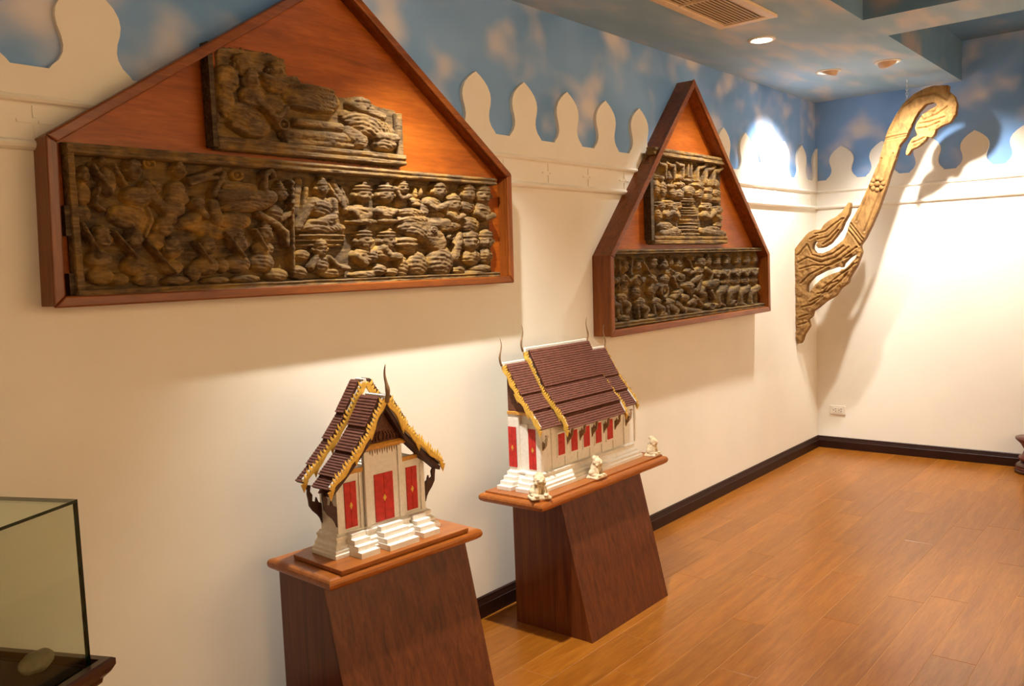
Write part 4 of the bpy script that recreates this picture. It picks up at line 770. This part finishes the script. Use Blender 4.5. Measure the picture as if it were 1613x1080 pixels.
for k in range(8):
    x = -.262+.092*k
    box('pilaster', x-.006, x+.006, -.161, -.155, .070, .250, 'plaster', t2, bevel=.001)
wx = [-.200, -.108, -.016, .076, .168]
for x in wx:
    w_ = obj('window', MB().box(x-.029, x+.029, -.1605, -.156, .108, .214), 'plaster', t2, bevel=.001)
    box('window_shutter', x-.022, x+.022, -.1625, -.158, .118, .206, 'red_door', w_)
prm = [(0, .538), (.074, .392), (.136, .319), (.179, .278), (.207, .228)]
prl = [(0, .495), (.074, .371), (.130, .307), (.178, .248)]
roof_slope(t2, prm, [.43, .66, .82], -.222, .222, 'x', 1)
roof_slope(t2, prl, [.44, .71], -.366, -.222, 'x', 1); roof_slope(t2, prl, [.44, .71], .222, .366, 'x', 1)
bargeboard(t2, prm, [.43, .66, .82], -.230, .007, 'x', 1, .016, .014, npt=34, out_dir=-1)
bargeboard(t2, prm, [.43, .66, .82], .223, .007, 'x', 1, .016, .014, npt=34, out_dir=1)
bargeboard(t2, prl, [.44, .71], -.374, .007, 'x', 1, .016, .014, npt=30, out_dir=-1)
bargeboard(t2, prl, [.44, .71], .367, .007, 'x', 1, .016, .014, npt=30, out_dir=1)
box('ridge_cap', -.228, .228, -.010, .002, .540, .560, 'plaster', t2, bevel=.003); box('ridge_cap', -.372, -.232, -.010, .002, .497, .513, 'plaster', t2, bevel=.003); box('ridge_cap', .232, .372, -.010, .002, .497, .513, 'plaster', t2, bevel=.003)
for x, z, s in ((-.236, .545, -1), (.236, .545, 1), (-.378, .500, -1), (.378, .500, 1)): finial(t2, (x, -.004, z), .112, (s*.55, 0), thick=.72)
obj('back_board', MB().prism([(-.330, 0), (.330, 0), (.330, .49), (.220, .49), (.220, .535), (-.220, .535), (-.220, .49), (-.330, .49)], 'y', -.004, .004), 'plaster', t2)
bm2 = bracket_mesh('bracket_tan', .66)
for k in range(6):
    link('eave_bracket', bm2, t2, (-.154+.092*k, -.192, .236), math.radians(90))
link('eave_bracket', bm2, t2, (-.330, -.188, .225), math.radians(90))
steps(t2, -.030, .056, 4, .019, .016, -.350, 'x', .066); steps(t2, -.120, .052, 4, .019, .016, -.345, 'x', .066)

# --- guardian lions
def lion(label, loc, rotz, s):
    t = thing('guardian_lion', label, 'lion figurine', loc, rotz, 'pale lion figurines on the pedestal of the long temple')
    obj('plinth', MB().stack([(-.044*s, .044*s, -.036*s, .030*s, 0), (-.043*s, .043*s, -.035*s, .029*s, .007*s), (-.034*s, .034*s, -.031*s, .026*s, .014*s), (-.030*s, .030*s, -.029*s, .024*s, .018*s)]), 'lion_stone', t, bevel=.002)
    mb = MB(); E = lambda c, r: mb.ellipsoid((c[0]*1.15*s, c[1]*s, c[2]*s), (r[0]*1.28*s, r[1]*1.2*s, r[2]*1.06*s), 12)
    E((0, .004, .034), (.023, .020, .026)); E((0, -.004, .050), (.018, .017, .022)); E((0, -.008, .076), (.021, .018, .020)); E((0, -.022, .072), (.012, .012, .010))
    E((0, .004, .094), (.012, .012, .012)); E((-.015, -.002, .092), (.006, .005, .009)); E((.015, -.002, .092), (.006, .005, .009))
    E((-.008, -.028, .080), (.004, .004, .004)); E((.008, -.028, .080), (.004, .004, .004)); E((0, -.033, .073), (.004, .004, .003))
    for sx in (-1, 1):
        mb.tube([(sx*.013*s, -.014*s, .050*s), (sx*.016*s, -.020*s, .030*s), (sx*.017*s, -.022*s, .012*s)], [.009*s, .0075*s, .007*s], 10); E((sx*.017, -.027, .015), (.009, .012, .006))
        E((sx*.022, .006, .026), (.013, .016, .016)); E((sx*.025, -.006, .016), (.009, .014, .007)); E((sx*.014, -.018, .064), (.008, .008, .010))
    mb.tube([(0, .024*s, .020*s), (0, .028*s, .036*s), (0, .024*s, .056*s), (0, .020*s, .066*s)], [.005*s, .005*s, .004*s, .003*s], 8)
    o = obj('lion_body', mb, 'lion_stone', t); rm = o.modifiers.new('remesh', 'REMESH'); rm.mode = 'VOXEL'; rm.voxel_size = .0022*s; rm.use_smooth_shade = True
    return t
lion('pale seated lion at the near front corner of the pedestal', (-4.140, -.412, .605), math.radians(-35), .95)
lion('pale seated lion at the middle of the pedestal front edge', (-3.755, -.420, .605), 0, .88)
lion('pale seated lion at the far right end of the pedestal', (-3.268, -.408, .605), math.radians(8), .85)

# ------------------------------------------------------------------ glass case at the left
RC = math.radians(25)
g = thing('display_case', 'glass display case on a dark wooden cabinet at the left', 'display case', (-5.915, -.500, 0), RC)
LX, LY, zb, zt, th = .72, .44, .640, 1.020, .007     # local: x from -LX to 0, y from 0 to LY
def pane(name, x0, x1, y0, y1, z0, z1):
    mb = MB().box(x0, x1, y0, y1, z0, z1); ex = [x1-x0, x1-x0, 0, 0, 0, 0]
    big = sorted(((x1-x0), (y1-y0), (z1-z0)))[0]; ax = [x1-x0, y1-y0, z1-z0].index(big)
    mb.mi = [0 if {0: 2, 1: 2, 2: 1, 3: 1, 4: 0, 5: 0}[i] == ax else 1 for i in range(6)]
    return obj(name, mb, ['glass', 'glass_edge'], g)
pane('glass_pane', -LX, 0, 0, th, zb, zt); pane('glass_pane', -LX, 0, LY-th, LY, zb, zt)
pane('glass_pane', -th, 0, th, LY-th, zb, zt); pane('glass_pane', -LX, -LX+th, th, LY-th, zb, zt); pane('top_pane', -LX, 0, 0, LY, zt, zt+th)
def ring(o, z): return (-LX-o, o, -o, LY+o, z)
obj('cabinet_top', MB().stack([ring(-.012, .575), ring(.0, .580), ring(.004, .592), ring(.014, .600), ring(.016, .610), ring(.028, .622), ring(.036, .636), ring(.036, .650), ring(.030, .654), ring(.012, .654), ring(.010, .640)]), 'case_wood', g)
obj('cabinet_body', MB().stack([ring(-.015, .06), ring(-.015, .58)]), 'case_wood', g, bevel=.003); obj('cabinet_plinth', MB().stack([ring(.01, 0), ring(.01, .05), ring(-.01, .065)]), 'case_wood', g)
box('lining', -LX+.012, -.012, .012, LY-.012, .639, .6445, 'dark_gap', g)
st = MB(); st.ellipsoid((0, 0, .022), (.050, .030, .022), 16); so = obj('stone_fragment', st, 'stone_pale', None, smooth=True)
so.location = (-6.00, -.425, .645); so.rotation_euler = (0, 0, .6)
dm = so.modifiers.new('sub', 'SUBSURF'); dm.levels = dm.render_levels = 2; dt = bpy.data.textures.new('lumps', 'CLOUDS'); dt.noise_scale = .03; d2 = so.modifiers.new('lumps', 'DISPLACE'); d2.texture = dt; d2.strength = .012
tag(so, 'pale stone fragment lying inside the glass case', 'stone')

# ------------------------------------------------------------------ wall socket, round stand
so = thing('wall_socket', 'white double electrical socket low on the back wall', 'socket', (0, -.160, .303), math.radians(-90))
obj('cover_plate', MB().stack([(-.060, .060, -.002, .0, -.0)]) if 0 else MB().box(-.060, .060, -.010, 0, -.035, .035), 'white_plastic', so, bevel=.004, seg=3)
for cx in (-.020, .022):
    f_ = box('socket_face', cx-.019, cx+.019, -.0125, -.0095, -.022, .022, 'white_plastic', so, .0015)
    for dx, dz in ((-.009, 0), (.006, .009), (.006, -.009)): box('pin_hole', cx+dx-.003, cx+dx+.003, -.0132, -.012, dz-.003, dz+.003, 'hole', f_)
rs = thing('round_stand', 'dark red turned wooden stand at the right edge', 'stand', (-.150, -1.510, 0))
K = .60
def turned(name, prof, m): obj(name, MB().lathe([(a_*K, b_*K) for a_, b_ in prof], 48), m, rs, smooth=True)
turned('foot_ring', [(.17, 0), (.192, .004), (.200, .020), (.196, .036), (.186, .044)], 'case_wood')
turned('middle_band', [(.186, .044), (.190, .047), (.190, .064), (.186, .068)], 'red_lacquer')
turned('dome', [(.186, .068), (.192, .074), (.190, .088), (.172, .106), (.150, .118), (.140, .124)], 'case_wood')
turned('bowl', [(.128, .120), (.126, .128), (.150, .145), (.160, .165), (.152, .185), (.120, .21), (.10, .26), (.14, .33), (.19, .38), (.19, .40), (.01, .40)], 'red_lacquer')
